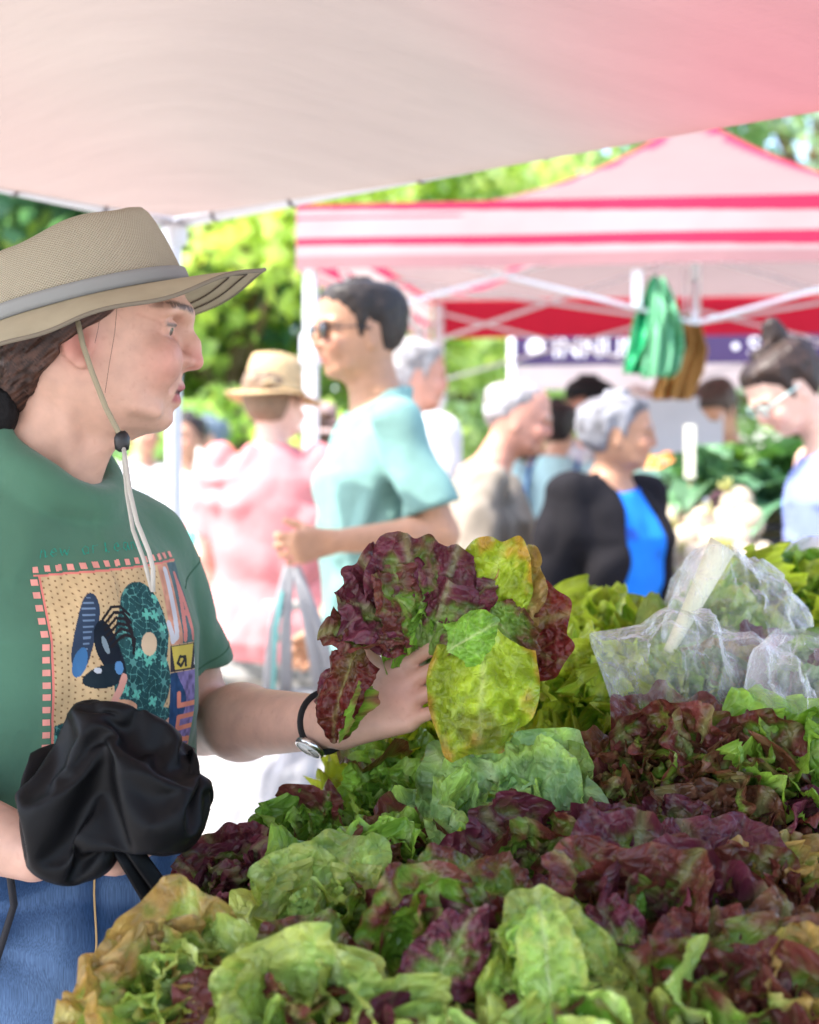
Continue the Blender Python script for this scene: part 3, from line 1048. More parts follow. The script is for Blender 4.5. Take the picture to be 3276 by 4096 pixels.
# ------------------------------------------------------------------ the red and white striped market tent
FL = V(-.396, 5.0, 0)
wd, dd = unit((.994, -.108, 0)), unit((.2, .98, 0))
TW, TD = 2.75, 2.6
ZB, ZT, ZP = 2.055, 2.285, 2.90
tent = empty('striped_tent', FL, 'red and white striped pop up tent with white steel legs', 'market tent')
n = 81
g = np.linspace(0, 1, n)
S, Tt = np.meshgrid(g, g, indexing='ij')
sof = (np.abs(2 * S - 1) ** 14 + np.abs(2 * Tt - 1) ** 14) ** (1 / 14)
q = np.clip(1 - np.minimum(sof, 1), 0, 1)
Z = ZT + (ZP - ZT) * (q ** 2.1 * .86 + q * .14)
pts = FL + V(0, 0, 0) + TW * S[..., None] * wd + TD * Tt[..., None] * dd
pts[..., 2] = Z
fl = pts.reshape(-1, 3)
mq = 1 - q.ravel()
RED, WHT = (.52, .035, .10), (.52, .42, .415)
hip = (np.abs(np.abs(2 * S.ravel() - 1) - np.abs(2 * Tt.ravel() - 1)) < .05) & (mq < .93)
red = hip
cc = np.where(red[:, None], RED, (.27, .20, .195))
f = [(i * n + j, i * n + j + 1, (i + 1) * n + j + 1, (i + 1) * n + j) for i in range(n - 1) for j in range(n - 1)]
tent_m = material('tent_cloth', attr=True, rough=.75, spec=.2, trans=.45, var=.04, vscale=3, bump=(10, .2, .02), weave=(60, .15))
mesh('roof_cloth', fl, np.array(f), tent_m, tent, col=cc)


def valance(a, b, stripes, out, drop=0.0):
    a, b = np.asarray(a, float), np.asarray(b, float)
    nu, nv = 60, 90
    u, w = np.meshgrid(np.linspace(0, 1, nu), np.linspace(0, 1, nv), indexing='ij')
    p = a + u[..., None] * (b - a)
    p[..., 2] = ZT - (ZT - ZB - drop) * w
    p += out * (.004 + .012 * w * np.sin(u * 17) + .01 * w)[..., None]
    w, u = w.ravel(), u.ravel()
    if stripes:
        r = ((w > .52) & (w < .63 + .16 * u)) | (w < .08 + .24 * u) | ((w > .20) & (w < .23) & (u < .22))
        c = np.where(r[:, None], RED, WHT)
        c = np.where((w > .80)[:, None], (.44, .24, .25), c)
    else:
        c = np.tile(np.array((.62, .02, .05)), (len(w), 1))
    f = [(i * nv + j, i * nv + j + 1, (i + 1) * nv + j + 1, (i + 1) * nv + j) for i in range(nu - 1) for j in range(nv - 1)]
    mesh('valance', p.reshape(-1, 3), np.array(f), tent_m, tent, col=c)


FR, RL, RR = FL + wd * TW, FL + dd * TD, FL + wd * TW + dd * TD
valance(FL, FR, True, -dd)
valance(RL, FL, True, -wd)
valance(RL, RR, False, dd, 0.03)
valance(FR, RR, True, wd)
wm = MT['white_metal']
for p in (FL + wd * .04 + dd * .04, FR - wd * .04 + dd * .04, RL + wd * .04 - dd * .04, RR - wd * .04 - dd * .04):
    lg = MB().box(p + V(0, 0, 1.13), (.046, .046, 2.26), (wd, dd, V(0, 0, 1)), .005).box(p + V(0, 0, .012), (.13, .13, .018), (wd, dd, V(0, 0, 1)), .003)
    lg.build('leg', wm, tent)
    MB().box(p + V(0, 0, 1.78), (.066, .066, .11), (wd, dd, V(0, 0, 1)), .008).build('leg_slider', wm, tent)
for a, b, io in ((FL, FR, dd), (RL, RR, -dd), (FL, RL, wd), (FR, RR, -wd)):
    a, b = a + io * .06, b + io * .06
    for k in range(2):
        p0, p1 = a + (b - a) * (.02 + .48 * k), a + (b - a) * (.50 + .48 * k)
        MB().bar(p0 + V(0, 0, 2.21), p1 + V(0, 0, 1.86), .026, .014).build('truss_bar', wm, tent)
        MB().bar(p0 + V(0, 0, 1.86) + dd * .016, p1 + V(0, 0, 2.21) + dd * .016, .026, .014).build('truss_bar', wm, tent)
pk = (FL + RR) / 2
MB().tube([pk + V(0, 0, 1.95), pk + V(0, 0, 2.9)], .022, 10).build('centre_pole', wm, tent, True)
for a, b in ((FL, FR), (RL, RR), (FL, RL), (FR, RR)):
    mpt = (a + b) / 2
    mpt = mpt + unit(pk - mpt) * .08
    MB().bar(mpt + V(0, 0, 1.88), pk + V(0, 0, 2.3), .024, .014).build('truss_bar', wm, tent)
    MB().bar(mpt + V(0, 0, 2.2), pk + V(0, 0, 2.0), .024, .014).build('truss_bar', wm, tent)

# ------------------------------------------------------------------ stall further back with the purple lettered banner
bt = empty('banner_stall', (.9, 8.6, 0), 'far white canopy stall with a dark purple lettered banner on its front', 'market stall')
bm_white = material('stall_cloth', (.55, .48, .48), .8, .2, trans=.35, var=.05)
A, Bq = P(512, 330, 8.5), P(905, 322, 8.2)
zt, zb = 2.22, 2.02
pur = material('banner_cloth', (.055, .035, .10), .7, .25, trans=.1, var=.08)
bd = unit((Bq - A) * V(1, 1, 0))
nrm = V(bd[1], -bd[0], 0)
L_ = np.linalg.norm((Bq - A)[:2])
A = V(A[0], A[1], 0)
MB().box(A + bd * L_ / 2 + V(0, 0, (zt + zb) / 2), (L_, .012, zt - zb), (bd, nrm, V(0, 0, 1))).build('banner', pur, bt)
MB().box(A + bd * L_ / 2 + V(0, 0, zb - .075) + nrm * .004, (L_, .010, .14), (bd, nrm, V(0, 0, 1))).build('banner_hem', bm_white, bt)
dep = -nrm
rf = MB()
e0, e1 = A + V(0, 0, zt), A + bd * L_ + V(0, 0, zt)
pkp = A + bd * L_ / 2 + dep * 1.4 + V(0, 0, zt + .55)
for a, b in ((e0, e1), (e1, e1 + dep * 2.8), (e1 + dep * 2.8, e0 + dep * 2.8), (e0 + dep * 2.8, e0)):
    rf.add([a, b, pkp], [(0, 1, 2)])
rf.build('roof_cloth', bm_white, bt)
for q0 in (e0, e1, e0 + dep * 2.8, e1 + dep * 2.8):
    MB().tube([q0 * V(1, 1, 0), q0], .022, 8).build('leg', wm, bt, True)
let_m = material('banner_lettering', (.85, .84, .86), .7, .2)


def lettering(txt, at, right, up, size, mat, parent, name='lettering', ext=.002):
    cu = bpy.data.curves.new(name, 'FONT')
    cu.body = txt
    cu.size = size
    cu.extrude = ext
    tmp = bpy.data.objects.new('t', cu)
    COL.objects.link(tmp)
    dg = bpy.context.evaluated_depsgraph_get()
    me = tmp.evaluated_get(dg).to_mesh()
    v = np.array([x.co[:] for x in me.vertices]); fs = [tuple(p.vertices) for p in me.polygons]
    tmp.evaluated_get(dg).to_mesh_clear()
    bpy.data.objects.remove(tmp, do_unlink=True); bpy.data.curves.remove(cu)
    right, up = unit(right), unit(up)
    M = np.array([right, up, np.cross(right, up)])
    return mesh(name, np.asarray(at) + v @ M, fs, mat, parent, False)


MB().lathe(A + bd * .14 + nrm * .010 + V(0, 0, (zt + zb) / 2 + .01), [(.05, 0), (.05, .006), (0, .007)], 20, (bd, V(0, 0, 1), nrm)).build('emblem', let_m, bt)
lettering('INNUMI •', A + bd * .24 + nrm * .010 + V(0, 0, zb + .045), bd, V(0, 0, 1), .165, let_m, bt)
lettering('• SSOB', A + bd * 1.28 + nrm * .010 + V(0, 0, zb + .045), bd, V(0, 0, 1), .155, let_m, bt)
# its counter
MB().box(A + bd * L_ / 2 + dep * .5 + V(0, 0, .46), (L_ - .2, .7, .9), (bd, nrm, V(0, 0, 1)), .02).build('counter', bm_white, bt)
# ------------------------------------------------------------------ people in the market
def at(px, Y):
    return V((px - CX) / FPX * Y, Y, 0)


# man in sunglasses with the aqua shirt and the white shopping bag
mY = 3.55
man, mi = make_person(at(374, mY), 195, 'person in an aqua shirt and sunglasses carrying a large white shopping bag', H=1.785, girth=.84, skin='tan',
                      head_yaw=8, head_pitch=-2, res=.006, head_fwd=.03,
                      arms={'L': ((-.10, .25, 1.16), (.16, .27, 1.145)), 'R': ((-.08, -.25, 1.13), (.08, -.27, .90))},
                      top=dict(col=(.175, .315, .29), sleeve=.80, hem=.80, off=.020), legs=dict(len=.45, col=(.35, .33, .30)),
                      hair=dict(col=(.016, .010, .007), col2=(.022, .014, .010), th=.007, curl=.0015))
W = mi['W']
gl = MB()
for sd in (-1, 1):
    c = W(101, sd * 31, 9)
    ax = (mi['HM'][1], mi['HM'][2], mi['HM'][0])
    MB().lathe(c, [(.0, -.004), (.019, -.002), (.0225, .0), (.019, .003), (0, .005)], 20, ax).build('sunglass_lens', material('dark_lens', (.008, .008, .01), .08, .8), man, True)
    gl.tube([W(97, sd * 52, 12), W(40, sd * 72, 14), W(5, sd * 70, 10)], .0022, 6)
gl.tube([W(104, -14, 12), W(107, 0, 13), W(104, 14, 12)], .002, 6)
gl.build('sunglasses_frame', MT['dark'], man, True)

# the white shopping bag hangs from his hand
bagw = material('white_plastic_bag', (.36, .36, .385), .35, .5, trans=.2, tcol=(.5, .5, .52), bump=(14, .6, .02))
hw = mi['T']((.25, .262, 1.10))
bg_root = empty('shopping_bag', P(306, 835, 3.45), 'large white shopping bag with two long handles hanging from a hand', 'bag')


def sack(cx, topy, boty, wtop, wbot, Y, depth, seed):
    nu, nv = 72, 36
    V_ = []
    for j in range(nv + 1):
        t = j / nv
        z = P(0, topy + (boty - topy) * t, Y)[2]
        ww = (wtop + (wbot - wtop) * (t ** .8)) / FPX * Y / 2
        cap = 1 if t < .93 else max(.02, 1 - ((t - .93) / .07) ** 2 * .9)
        for i in range(nu):
            a = 2 * math.pi * i / nu
            q = np.array([math.cos(a), math.sin(a), t * 2])
            fold = 1 + .10 * math.sin(7 * a + 3 * t + seed) * (.4 + t) * .6 + .09 * noise3(q[None], 3.1)[0] + .04 * math.sin(19 * a + 8 * t)
            V_.append(P(cx, 488, Y) * V(1, 1, 0) + V(math.cos(a) * ww * fold * cap, math.sin(a) * depth * fold * cap * (.35 + .65 * min(1, t * 2)), z))
    f = [(j * nu + i, j * nu + (i + 1) % nu, (j + 1) * nu + (i + 1) % nu, (j + 1) * nu + i) for j in range(nv) for i in range(nu)]
    f.append(tuple(nv * nu + i for i in range(nu))[::-1])
    return V_, f


v, f = sack(302, 690, 835, 120, 165, 3.45, .13, .4)
mesh('bag_body', v, f, bagw, bg_root)
hb = MB()
strip = material('teal_stripe', (.10, .42, .40), .5, .4)
top_h = hw
for (bx, by, dx) in ((268, 700, -.03), (286, 697, -.01), (322, 697, .015), (338, 700, .03)):
    a = P(bx, by, 3.43)
    m1 = a + (top_h - a) * .55 + V(dx * .5, -.03, 0)
    hb.tube([a, m1, top_h + V(dx * .35, 0, -.01)], [.016, .013, .008], 8, flat=.25, up=V(0, 1, 0))
hb.build('handle', bagw, bg_root, True)
a = P(273, 699, 3.415)
MB().tube([a, a + (top_h - a) * .52 + V(-.012, -.045, 0), a + (top_h - a) * .8 + V(-.012, -.02, 0)], [.0045, .004, .003], 6).build('handle_stripe', strip, bg_root, True)

# woman in the straw hat, seen from behind
sY = 4.45
def coral(q):
    t = sstep(-.02, .10, q[:, 1] * -1 + .02 * noise3(q, 12))
    return mixc((.84, .50, .47), (.84, .22, .27), t)
st, si = make_person(at(272, sY), 78, 'person from behind in a straw hat, pale coral shirt and patterned shorts', H=1.66, female=True, girth=1.16,
                     skin='light', head_yaw=-20, res=.008,
                     arms={'L': ((.02, .24, 1.13), (.16, .21, .95)), 'R': ((.05, -.25, 1.14), (.22, -.22, .98))},
                     top=dict(fn=lambda q: np.tile(np.array((.60, .22, .22)), (len(q), 1)) * (1 + .06 * noise3(q, 9))[:, None], sleeve=.72, hem=.80, off=.024),
                     legs=dict(len=.42, fn=lambda q: mixc((.42, .40, .36), (.15, .15, .14), sstep(.0, .25, noise3(q, 30) + .5 * noise3(q, 60)))),
                     hair=dict(col=(.20, .13, .08)))


def straw_hat(info, parent, base, crown_h=.105, brim=.075, tilt=0.0, band=(.30, .18, .08)):
    HM, HO, hs = info['HM'], info['HO'], info['hs']
    up = unit(HM[2] + HM[0] * tilt); fw = unit(HM[0] - up * (HM[0] @ up)); lf = np.cross(up, fw)
    c = HO + up * .045 * hs - fw * .004
    nu = 64
    prof = [(.094, .10, 0)]
    Vv, F_ = [], []
    rings = [(1 + brim / .1, -.018), (1 + brim * .55 / .1, -.010), (1.02, 0), (1.0, .012), (.985, .05), (.93, .085), (.80, crown_h), (.45, crown_h + .008), (.02, crown_h + .006)]
    for k, (r, z) in enumerate(rings):
        for i in range(nu):
            a = 2 * math.pi * i / nu
            wob = .008 * math.sin(3 * a + 1) * (k < 2)
            Vv.append(c + fw * math.cos(a) * .105 * r * hs + lf * math.sin(a) * .088 * r * hs + up * (z + wob) * hs)
    F_ = [(k * nu + i, k * nu + (i + 1) % nu, (k + 1) * nu + (i + 1) % nu, (k + 1) * nu + i) for k in range(len(rings) - 1) for i in range(nu)]
    o = mesh('hat', Vv, F_, material('straw', base, .8, .25, trans=.15, weave=(150, .8), var=.15, vscale=70), parent, solid=.004)
    bd_ = MB()
    bd_.tube([c + fw * math.cos(a) * .107 * hs + lf * math.sin(a) * .090 * hs + up * .014 * hs for a in np.linspace(0, 2 * math.pi, 50)], .012 * hs, 8, flat=.35, up=V(*up), cap=False)
    b_ = c - fw * .108 * hs - lf * .03 * hs + up * .014 * hs
    bd_.tube([b_ - lf * .045 + up * .012, b_, b_ + lf * .05 - up * .008], [.018, .007, .020], 8, flat=.4)
    bd_.build('hat_band', material('hat_ribbon', band, .6, .3), o, True)
    return o


straw_hat(si, st, (.64, .45, .24), .125, .07, tilt=.10, band=(.55, .43, .26))

# person with a white hat and white shirt behind the man
wp, wi = make_person(at(407, 4.9), 30, 'person with grey hair in a loose white shirt, mostly hidden behind the aqua shirt', H=1.78, skin='ruddy', res=.009, girth=1.12,
                     head_yaw=-15, top=dict(col=(.62, .62, .64), sleeve=.9, hem=.8, off=.035), legs=dict(len=1, col=(.20, .20, .24)),
                     hair=dict(col=(.34, .32, .31), col2=(.22, .20, .19), th=.009))
# another hat wearer beyond the straw hat
pp, pi_ = make_person(at(318, 5.6), 100, 'person in a mauve sun hat standing beyond the straw hat', H=1.60, female=True, skin='warm', res=.010,
                      top=dict(col=(.55, .48, .55), sleeve=.7, hem=.82, off=.02), legs=dict(len=1, col=(.10, .12, .2)),
                      hair=dict(col=(.1, .06, .04)))
straw_hat(pi_, pp, (.55, .42, .40), .10, .05, band=(.4, .3, .3))

# elderly man in the cream shirt
def cream(q):
    st_ = .5 + .5 * np.sin(q[:, 1] * 260)
    return mixc((.22, .185, .145), (.30, .255, .205), st_)
em, ei = make_person(at(478, 4.42), -4, 'person with thin white hair in a cream collared shirt looking right', H=1.60, girth=1.08, skin='ruddy', head_pitch=-10, lean=.08,
                     head_fwd=.075, res=.0075,
                     arms={'R': ((-.03, -.25, 1.12), (.20, -.20, 1.0)), 'L': ((-.03, .25, 1.12), (.2, .2, 1.0))},
                     top=dict(fn=cream, sleeve=.80, hem=.80, off=.026, neck=.2), legs=dict(len=1, col=(.22, .20, .18)),
                     hair=dict(col=(.36, .35, .36), col2=(.26, .23, .22), line=.040, slope=.95, low=-.06, th=.006))
cb = MB()
T_ = ei['T']
for sd in (-1, 1):
    cb.tube([T_((-.07, sd * .02, 1.495)), T_((-.045, sd * .066, 1.49)), T_((.03, sd * .075, 1.468)), T_((.085, sd * .03, 1.425))], [.018, .020, .020, .012], 8, flat=.35)
cb.build('collar', material('shirt_collar', (.30, .255, .205), .85, .15), em, True)

# elderly woman with the black cardigan
def blue(q):
    k = sstep(.1, .5, noise3(q, 16))
    return mixc((.015, .20, .72), (.02, .08, .38), k)
ew, wi2 = make_person(at(605, 4.12), -48, 'person with short grey hair in a black cardigan over a bright blue blouse', H=1.545, female=True, girth=1.25, skin='tan', res=.0075,
                      head_yaw=38, head_fwd=.03, lean=.03,
                      arms={'L': ((-.03, .24, 1.12), (.12, .20, .92)), 'R': ((-.05, -.25, 1.11), (.10, -.22, .90))},
                      top=dict(name='blouse', fn=blue, sleeve=.4, hem=.80, off=.016), extra=dict(cardigan=(.010, .009, .011)), legs=dict(len=1, col=(.02, .02, .03)),
                      hair=dict(col=(.24, .24, .26), col2=(.10, .095, .10), th=.014))

# young woman leaning in from the right
gY = 3.95
gw, gi = make_person(at(846, gY), 186, 'person with a dark topknot and pale glasses in a blue tank top leaning over vegetables', H=1.68, female=True, skin='light', res=.0065,
                     head_pitch=-38, head_yaw=6, head_fwd=.10, lean=.10,
                     arms={'L': ((.05, .22, 1.14), (.22, .20, .88)), 'R': ((.06, -.2, 1.14), (.3, -.16, .95))},
                     top=dict(name='tank_top', col=(.20, .25, .50), sleeve=0, hem=.82, off=.012, neck=.5), legs=dict(len=1, col=(.08, .10, .2)),
                     hair=dict(col=(.032, .016, .010), col2=(.018, .009, .006), th=.012,
                               blobs=((-52, 0, 132, (34, 32, 34)), (-58, 4, 160, (22, 24, 20)))))
Wg = gi['W']
gg = MB()
for sd in (-1, 1):
    gg.tube([Wg(98, sd * 50, 14), Wg(50, sd * 71, 16), Wg(2, sd * 69, 12)], .0032, 6)
    gg.tube([Wg(103 - 6 * (abs(math.sin(a)) * 0), sd * (30 + 20 * math.cos(a)), 9 + 14 * math.sin(a)) for a in np.linspace(0, 6.283, 17)], .0026, 6, cap=False)
gg.build('glasses', material('mint_glasses', (.45, .62, .58), .3, .5), gw, True)

# far people behind the stall
p8, i8 = make_person(at(556, 6.3), 70, 'person from behind with black tied hair and teal backpack straps', H=1.66, female=True, skin='warm', res=.010, group='shoppers behind the stall',
                     top=dict(col=(.36, .55, .55), sleeve=.5, hem=.82), legs=dict(len=1, col=(.08, .12, .25)),
                     hair=dict(col=(.012, .008, .008), th=.016, blobs=((-90, 0, 30, (26, 26, 34)),)))
sb = MB()
for sd in (-1, 1):
    sb.tube([i8['T']((-.14, sd * .10, 1.05)), i8['T']((-.13, sd * .11, 1.36)), i8['T']((-.03, sd * .11, 1.475)), i8['T']((.11, sd * .11, 1.38))], .024, 8, flat=.3)
sb.build('backpack_strap', material('blue_strap', (.05, .16, .40), .7, .2), p8, True)
p9, i9 = make_person(at(592, 7.0), 200, 'person in a black cap holding a black camera', H=1.80, skin='ruddy', res=.011, group='shoppers behind the stall',
                     arms={'L': ((.10, .24, 1.18), (.26, .08, 1.36)), 'R': ((.1, -.24, 1.18), (.26, -.06, 1.36))},
                     top=dict(col=(.42, .40, .44), sleeve=.8, hem=.82), legs=dict(len=1, col=(.1, .1, .14)), hair=dict(col=(.012, .01, .01), th=.02))
cpv = MB()
hm9, ho9 = i9['HM'], i9['HO']
cpv.lathe(ho9 + hm9[2] * .05, [(.118, 0), (.116, .04), (.10, .075), (.06, .098), (0, .104)], 24, (hm9[0], hm9[1], hm9[2]))
cpv.grid([[ho9 + hm9[2] * (.052 - .02 * t) + hm9[0] * (.09 + .10 * t * math.cos(a)) + hm9[1] * .10 * math.sin(a) * (1 - .2 * t) for a in np.linspace(-1.2, 1.2, 11)] for t in (0, .5, 1)])
cpv.build('cap', material('black_cap', (.012, .012, .014), .8, .2), p9, True)
cm = empty('camera_body', i9['T']((.33, 0, 1.40)), 'small black camera held up in front of a face', 'camera')
cq = i9['T']((.33, 0, 1.42))
MB().box(cq, (.06, .13, .085), i9['B'], .012).box(cq + V(0, 0, .05), (.05, .05, .025), i9['B'], .006).build('camera_shell', MT['black_plastic'], cm)
MB().lathe(cq + i9['B'][0] * .03, [(.034, 0), (.036, .05), (.03, .055), (0, .05)], 18, (i9['B'][1], i9['B'][2], i9['B'][0])).build('lens_barrel', MT['black_plastic'], cm, True)

pa_, ia = make_person(at(634, 6.6), -60, 'balding person in a maroon apron over a white shirt behind the stall', H=1.74, girth=1.1, skin='ruddy', res=.010, group='sellers behind the stall',
                      top=dict(fn=lambda q: np.where(((q[:, 0] > .02) & (np.abs(q[:, 1]) < .13))[:, None], (.30, .012, .05), (.45, .43, .44)), sleeve=.8, hem=.8, off=.025),
                      legs=dict(len=1, col=(.08, .08, .1)), hair=dict(col=(.55, .50, .48), th=.005))
pb, ib = make_person(at(752, 5.95), 232, 'person in a mauve shirt bending down behind the greens', H=1.70, girth=1.1, skin='tan', res=.010, lean=.45, head_pitch=-35, group='sellers behind the stall',
                     arms={'L': ((.08, .26, 1.14), (.26, .14, 1.02)), 'R': ((.08, -.26, 1.14), (.28, -.1, 1.0))},
                     top=dict(col=(.30, .15, .17), sleeve=.8, hem=.82, off=.02), legs=dict(len=1, col=(.08, .08, .12)),
                     hair=dict(col=(.05, .03, .02)))
# far left: figures in the park
pl, il = make_person(at(190, 7.4), 250, 'person in dark trousers and a white top far behind the canopy pole', H=1.66, female=True, skin='warm', res=.011, group='people far off in the park',
                     top=dict(col=(.62, .6, .6), sleeve=.7, hem=.84), legs=dict(len=1, col=(.05, .035, .06)), hair=dict(col=(.04, .03, .03), th=.016))
tb_root = empty('tote_bag', P(203, 545, 7.1), 'aqua cloth bag hanging beside dark trousers in the distance', 'bag')
v, f = sack(203, 492, 548, 16, 30, 7.1, .07, 2.0)
mesh('bag_body', v, f, material('aqua_bag', (.16, .62, .52), .7, .2, trans=.2), tb_root)
tbh = MB()
for dx in (-6, 6):
    tbh.tube([P(203 + dx, 494, 7.1), P(200 + dx * .6, 470, 7.12), P(199, 448, 7.15)], .008, 6)
tbh.build('handle', material('aqua_handle', (.7, .7, .68), .7, .2), tb_root, True)
pq, iq = make_person(at(143, 8.0), -60, 'person in a white shirt and navy trousers far behind the green shirt', H=1.70, skin='warm', res=.011, group='people far off in the park',
                     top=dict(col=(.62, .62, .64), sleeve=.8, hem=.84), legs=dict(len=1, col=(.04, .05, .12)), hair=dict(col=(.03, .02, .02)))
pr, ir = make_person(at(212, 9.2), 200, 'person in a pale blue shirt and grey cap near the distant shrubs', H=1.72, skin='warm', res=.012, group='people far off in the park',
                     top=dict(col=(.50, .60, .72), sleeve=.8, hem=.84), legs=dict(len=1, col=(.05, .05, .07)), hair=dict(col=(.12, .16, .2), th=.02))

# ------------------------------------------------------------------ the produce stall under the striped tent
stall = empty('produce_table', P(720, 600, 4.6) * V(1, 1, 0), 'long stall table with a cream cloth under the striped tent', 'table')
cloth_m = material('table_cloth', (.50, .45, .38), .85, .15, var=.05, bump=(12, .4, .01))
ta = V(.52, 4.62, 0)
MB().box(ta + V(1.0, .35, .80), (2.4, 1.0, .03), None, .008).build('table_top', cloth_m, stall)
cl = MB()
for (x0, y0, x1, y1) in ((-.2, -.155, 2.2, -.155), (-.205, -.15, -.205, .86)):
    gp = [[ta + V(x0 + (x1 - x0) * u + .012 * math.sin(u * 40) * (y0 != y1) * w, y0 + (y1 - y0) * u + .012 * math.sin(u * 60) * (y0 == y1) * w, .812 - .6 * w) for w in np.linspace(0, 1, 8)] for u in np.linspace(0, 1, 60)]
    cl.grid(gp)
cl.build('cloth_skirt', cloth_m, stall, True)
for x, y in ((-.1, 0), (2.1, 0), (-.1, .75), (2.1, .75)):
    MB().tube([ta + V(x, y, 0), ta + V(x, y, .785)], .02, 8).build('leg', wm, stall, True)

# turnips: one built, the rest copied
tn = MB()
tn.lathe((0, 0, 0), [(.0, -.075), (.004, -.06), (.012, -.047), (.032, -.036), (.046, -.012), (.047, .008), (.038, .028), (.018, .040), (.010, .044), (0, .045)], 20)
turn_m = material('turnip_skin', (.50, .42, .32), .5, .4, var=.25, vscale=20, bump=(40, .3, .003))
stem_m = material('turnip_stem', (.42, .42, .14), .6, .3)
proto = tn.build('turnip', turn_m, None, True)
stm = MB()
for a in range(5):
    stm.tube([(0, 0, .04), (.012 * math.cos(a * 1.256), .012 * math.sin(a * 1.256), .062), (.02 * math.cos(a * 1.256), .02 * math.sin(a * 1.256), .075)], [.005, .004, .003], 6)
pst = stm.build('stem_stub', stem_m, proto, True)
tr = random.Random(3)
spots = [(737, 503, 4.45), (722, 525, 4.42), (748, 522, 4.40), (700, 522, 4.42), (688, 540, 4.38), (712, 544, 4.36), (735, 541, 4.36), (670, 520, 4.5), (662, 538, 4.46),
         (672, 556, 4.36), (694, 560, 4.32), (716, 564, 4.30), (740, 562, 4.30), (664, 575, 4.30), (685, 580, 4.26), (655, 556, 4.42), (706, 583, 4.24), (760, 556, 4.36), (728, 584, 4.24), (672, 596, 4.2), (768, 572, 4.32), (650, 585, 4.3)]
TL = ['white turnip at the top of the heap beside the dark crate', 'large white turnip just under the topmost one', 'turnip touching the black crate',
      'turnip directly under the leafy kale', 'turnip at the middle left of the heap', 'turnip in the centre of the heap', 'turnip on the heap under the pair next to the crate',
      'small turnip by the price stake foot', 'turnip at the shoulder of the blue blouse', 'turnip in the lower middle row near the blue blouse', 'turnip above the clear plastic bag',
      'turnip right of the cream stake tip', 'turnip in front of the crate corner', 'turnip lowest beside the black cardigan sleeve', 'turnip half covered by clear plastic',
      'turnip furthest toward the blue blouse in the middle row', 'turnip behind the cream stake', 'turnip right of the heap under the crate', 'turnip low behind the plastic bag', 'turnip at the bottom edge of the heap',
      'turnip at the lower right end of the heap', 'turnip nearest the cardigan']
for i, (px, py, Y) in enumerate(spots):
    if i == 0:
        o = proto
    else:
        o = proto.copy(); COL.objects.link(o)
        c = pst.copy(); COL.objects.link(c); c.parent = o
    o.location = tuple(P(px, py, Y))
    o.rotation_euler = (tr.uniform(-1.3, 1.3), tr.uniform(-1.0, 1.0), tr.uniform(0, 6))
    s = tr.uniform(1.02, 1.28); o.scale = (s, s, s * .97)
    tag(o, TL[i], 'turnip', 'turnips heaped on the stall')
# sloped tray that carries the turnips
try_m = material('pale_wood', (.50, .38, .22), .75, .25, var=.2, vscale=12, stretch=(1, 8, 1))
ty = empty('display_tray', V(.95, 4.5, .82), 'sloped wooden tray under the turnips', 'tray')
qa, qb = P(640, 612, 4.22), P(642, 510, 4.62)
wdt = 1.28 * V(.40, 0, 0)
MB().add([qa, qa + wdt, qb + wdt, qb, qa - V(0, 0, .03), qa + wdt - V(0, 0, .03), qb + wdt - V(0, 0, .03), qb - V(0, 0, .03)],
         [(0, 1, 2, 3), (7, 6, 5, 4), (0, 4, 5, 1), (2, 6, 7, 3), (1, 5, 6, 2), (0, 3, 7, 4)]).build('tray_board', try_m, ty)
MB().box((qa + wdt / 2) * V(1, 1, 0) + V(0, .02, (qa[2] - .03) / 2), (.5, .03, qa[2] - .03)).box((qb + wdt / 2) * V(1, 1, 0) + V(0, -.02, (qb[2] + .78) / 2), (.5, .03, qb[2] - .84)).build('tray_support', try_m, ty)


# leafy bunches, black crate, pint baskets, price stake
def strap_leaf(base, d, L, Wd, rng, droop=.5, nu=12, nv=7, ruf=.02):
    d = unit(d); sdv = unit(np.cross(d, V(0, 0, 1) + .3 * rng.normal(size=3))); up = np.cross(sdv, d)
    out = []
    ph = rng.random() * 6
    for i in range(nu):
        t = i / (nu - 1)
        c = base + d * L * t + V(0, 0, -droop * L * t * t)
        w = Wd * (math.sin(math.pi * min(1, .12 + t * .88)) ** .7) * (.25 + .75 * min(1, t * 2))
        row = []
        for j in range(nv):
            s = -1 + 2 * j / (nv - 1)
            row.append(c + sdv * w * s + up * (abs(s) * w * .35 + ruf * abs(s) ** 2 * math.sin(11 * t + ph + 2 * s)))
        out.append(row)
    return out


kale_m = material('kale_leaf', attr=True, rough=.45, spec=.45, trans=.2, tcol='leaf', var=.25, vscale=25, bump=(60, .6, .005))


def leafy(name, label, cat, c, r, n, base, seed, group=None, up=.6, Lr=1.0):
    rng = np.random.default_rng(seed)
    b, cols = MB(), []
    for i in range(n):
        a = rng.random() * 6.283
        e = rng.random() * 1.2 + up - .5
        d = V(math.cos(a) * math.cos(e), math.sin(a) * math.cos(e), math.sin(e))
        L = r * (.75 + .5 * rng.random()) * Lr
        gpt = strap_leaf(np.asarray(c) + d * .01, d, L, L * .30, rng, .35 + .3 * rng.random(), ruf=.05 * L)
        b.grid(gpt)
        k = .7 + .6 * rng.random()
        cols += [np.array(base) * k * (1.5 if j == 3 else 1) for _ in range(12) for j in range(7)]
    o = b.build(name, kale_m, None, True, col=np.array(cols))
    return tag(o, label, cat, group)


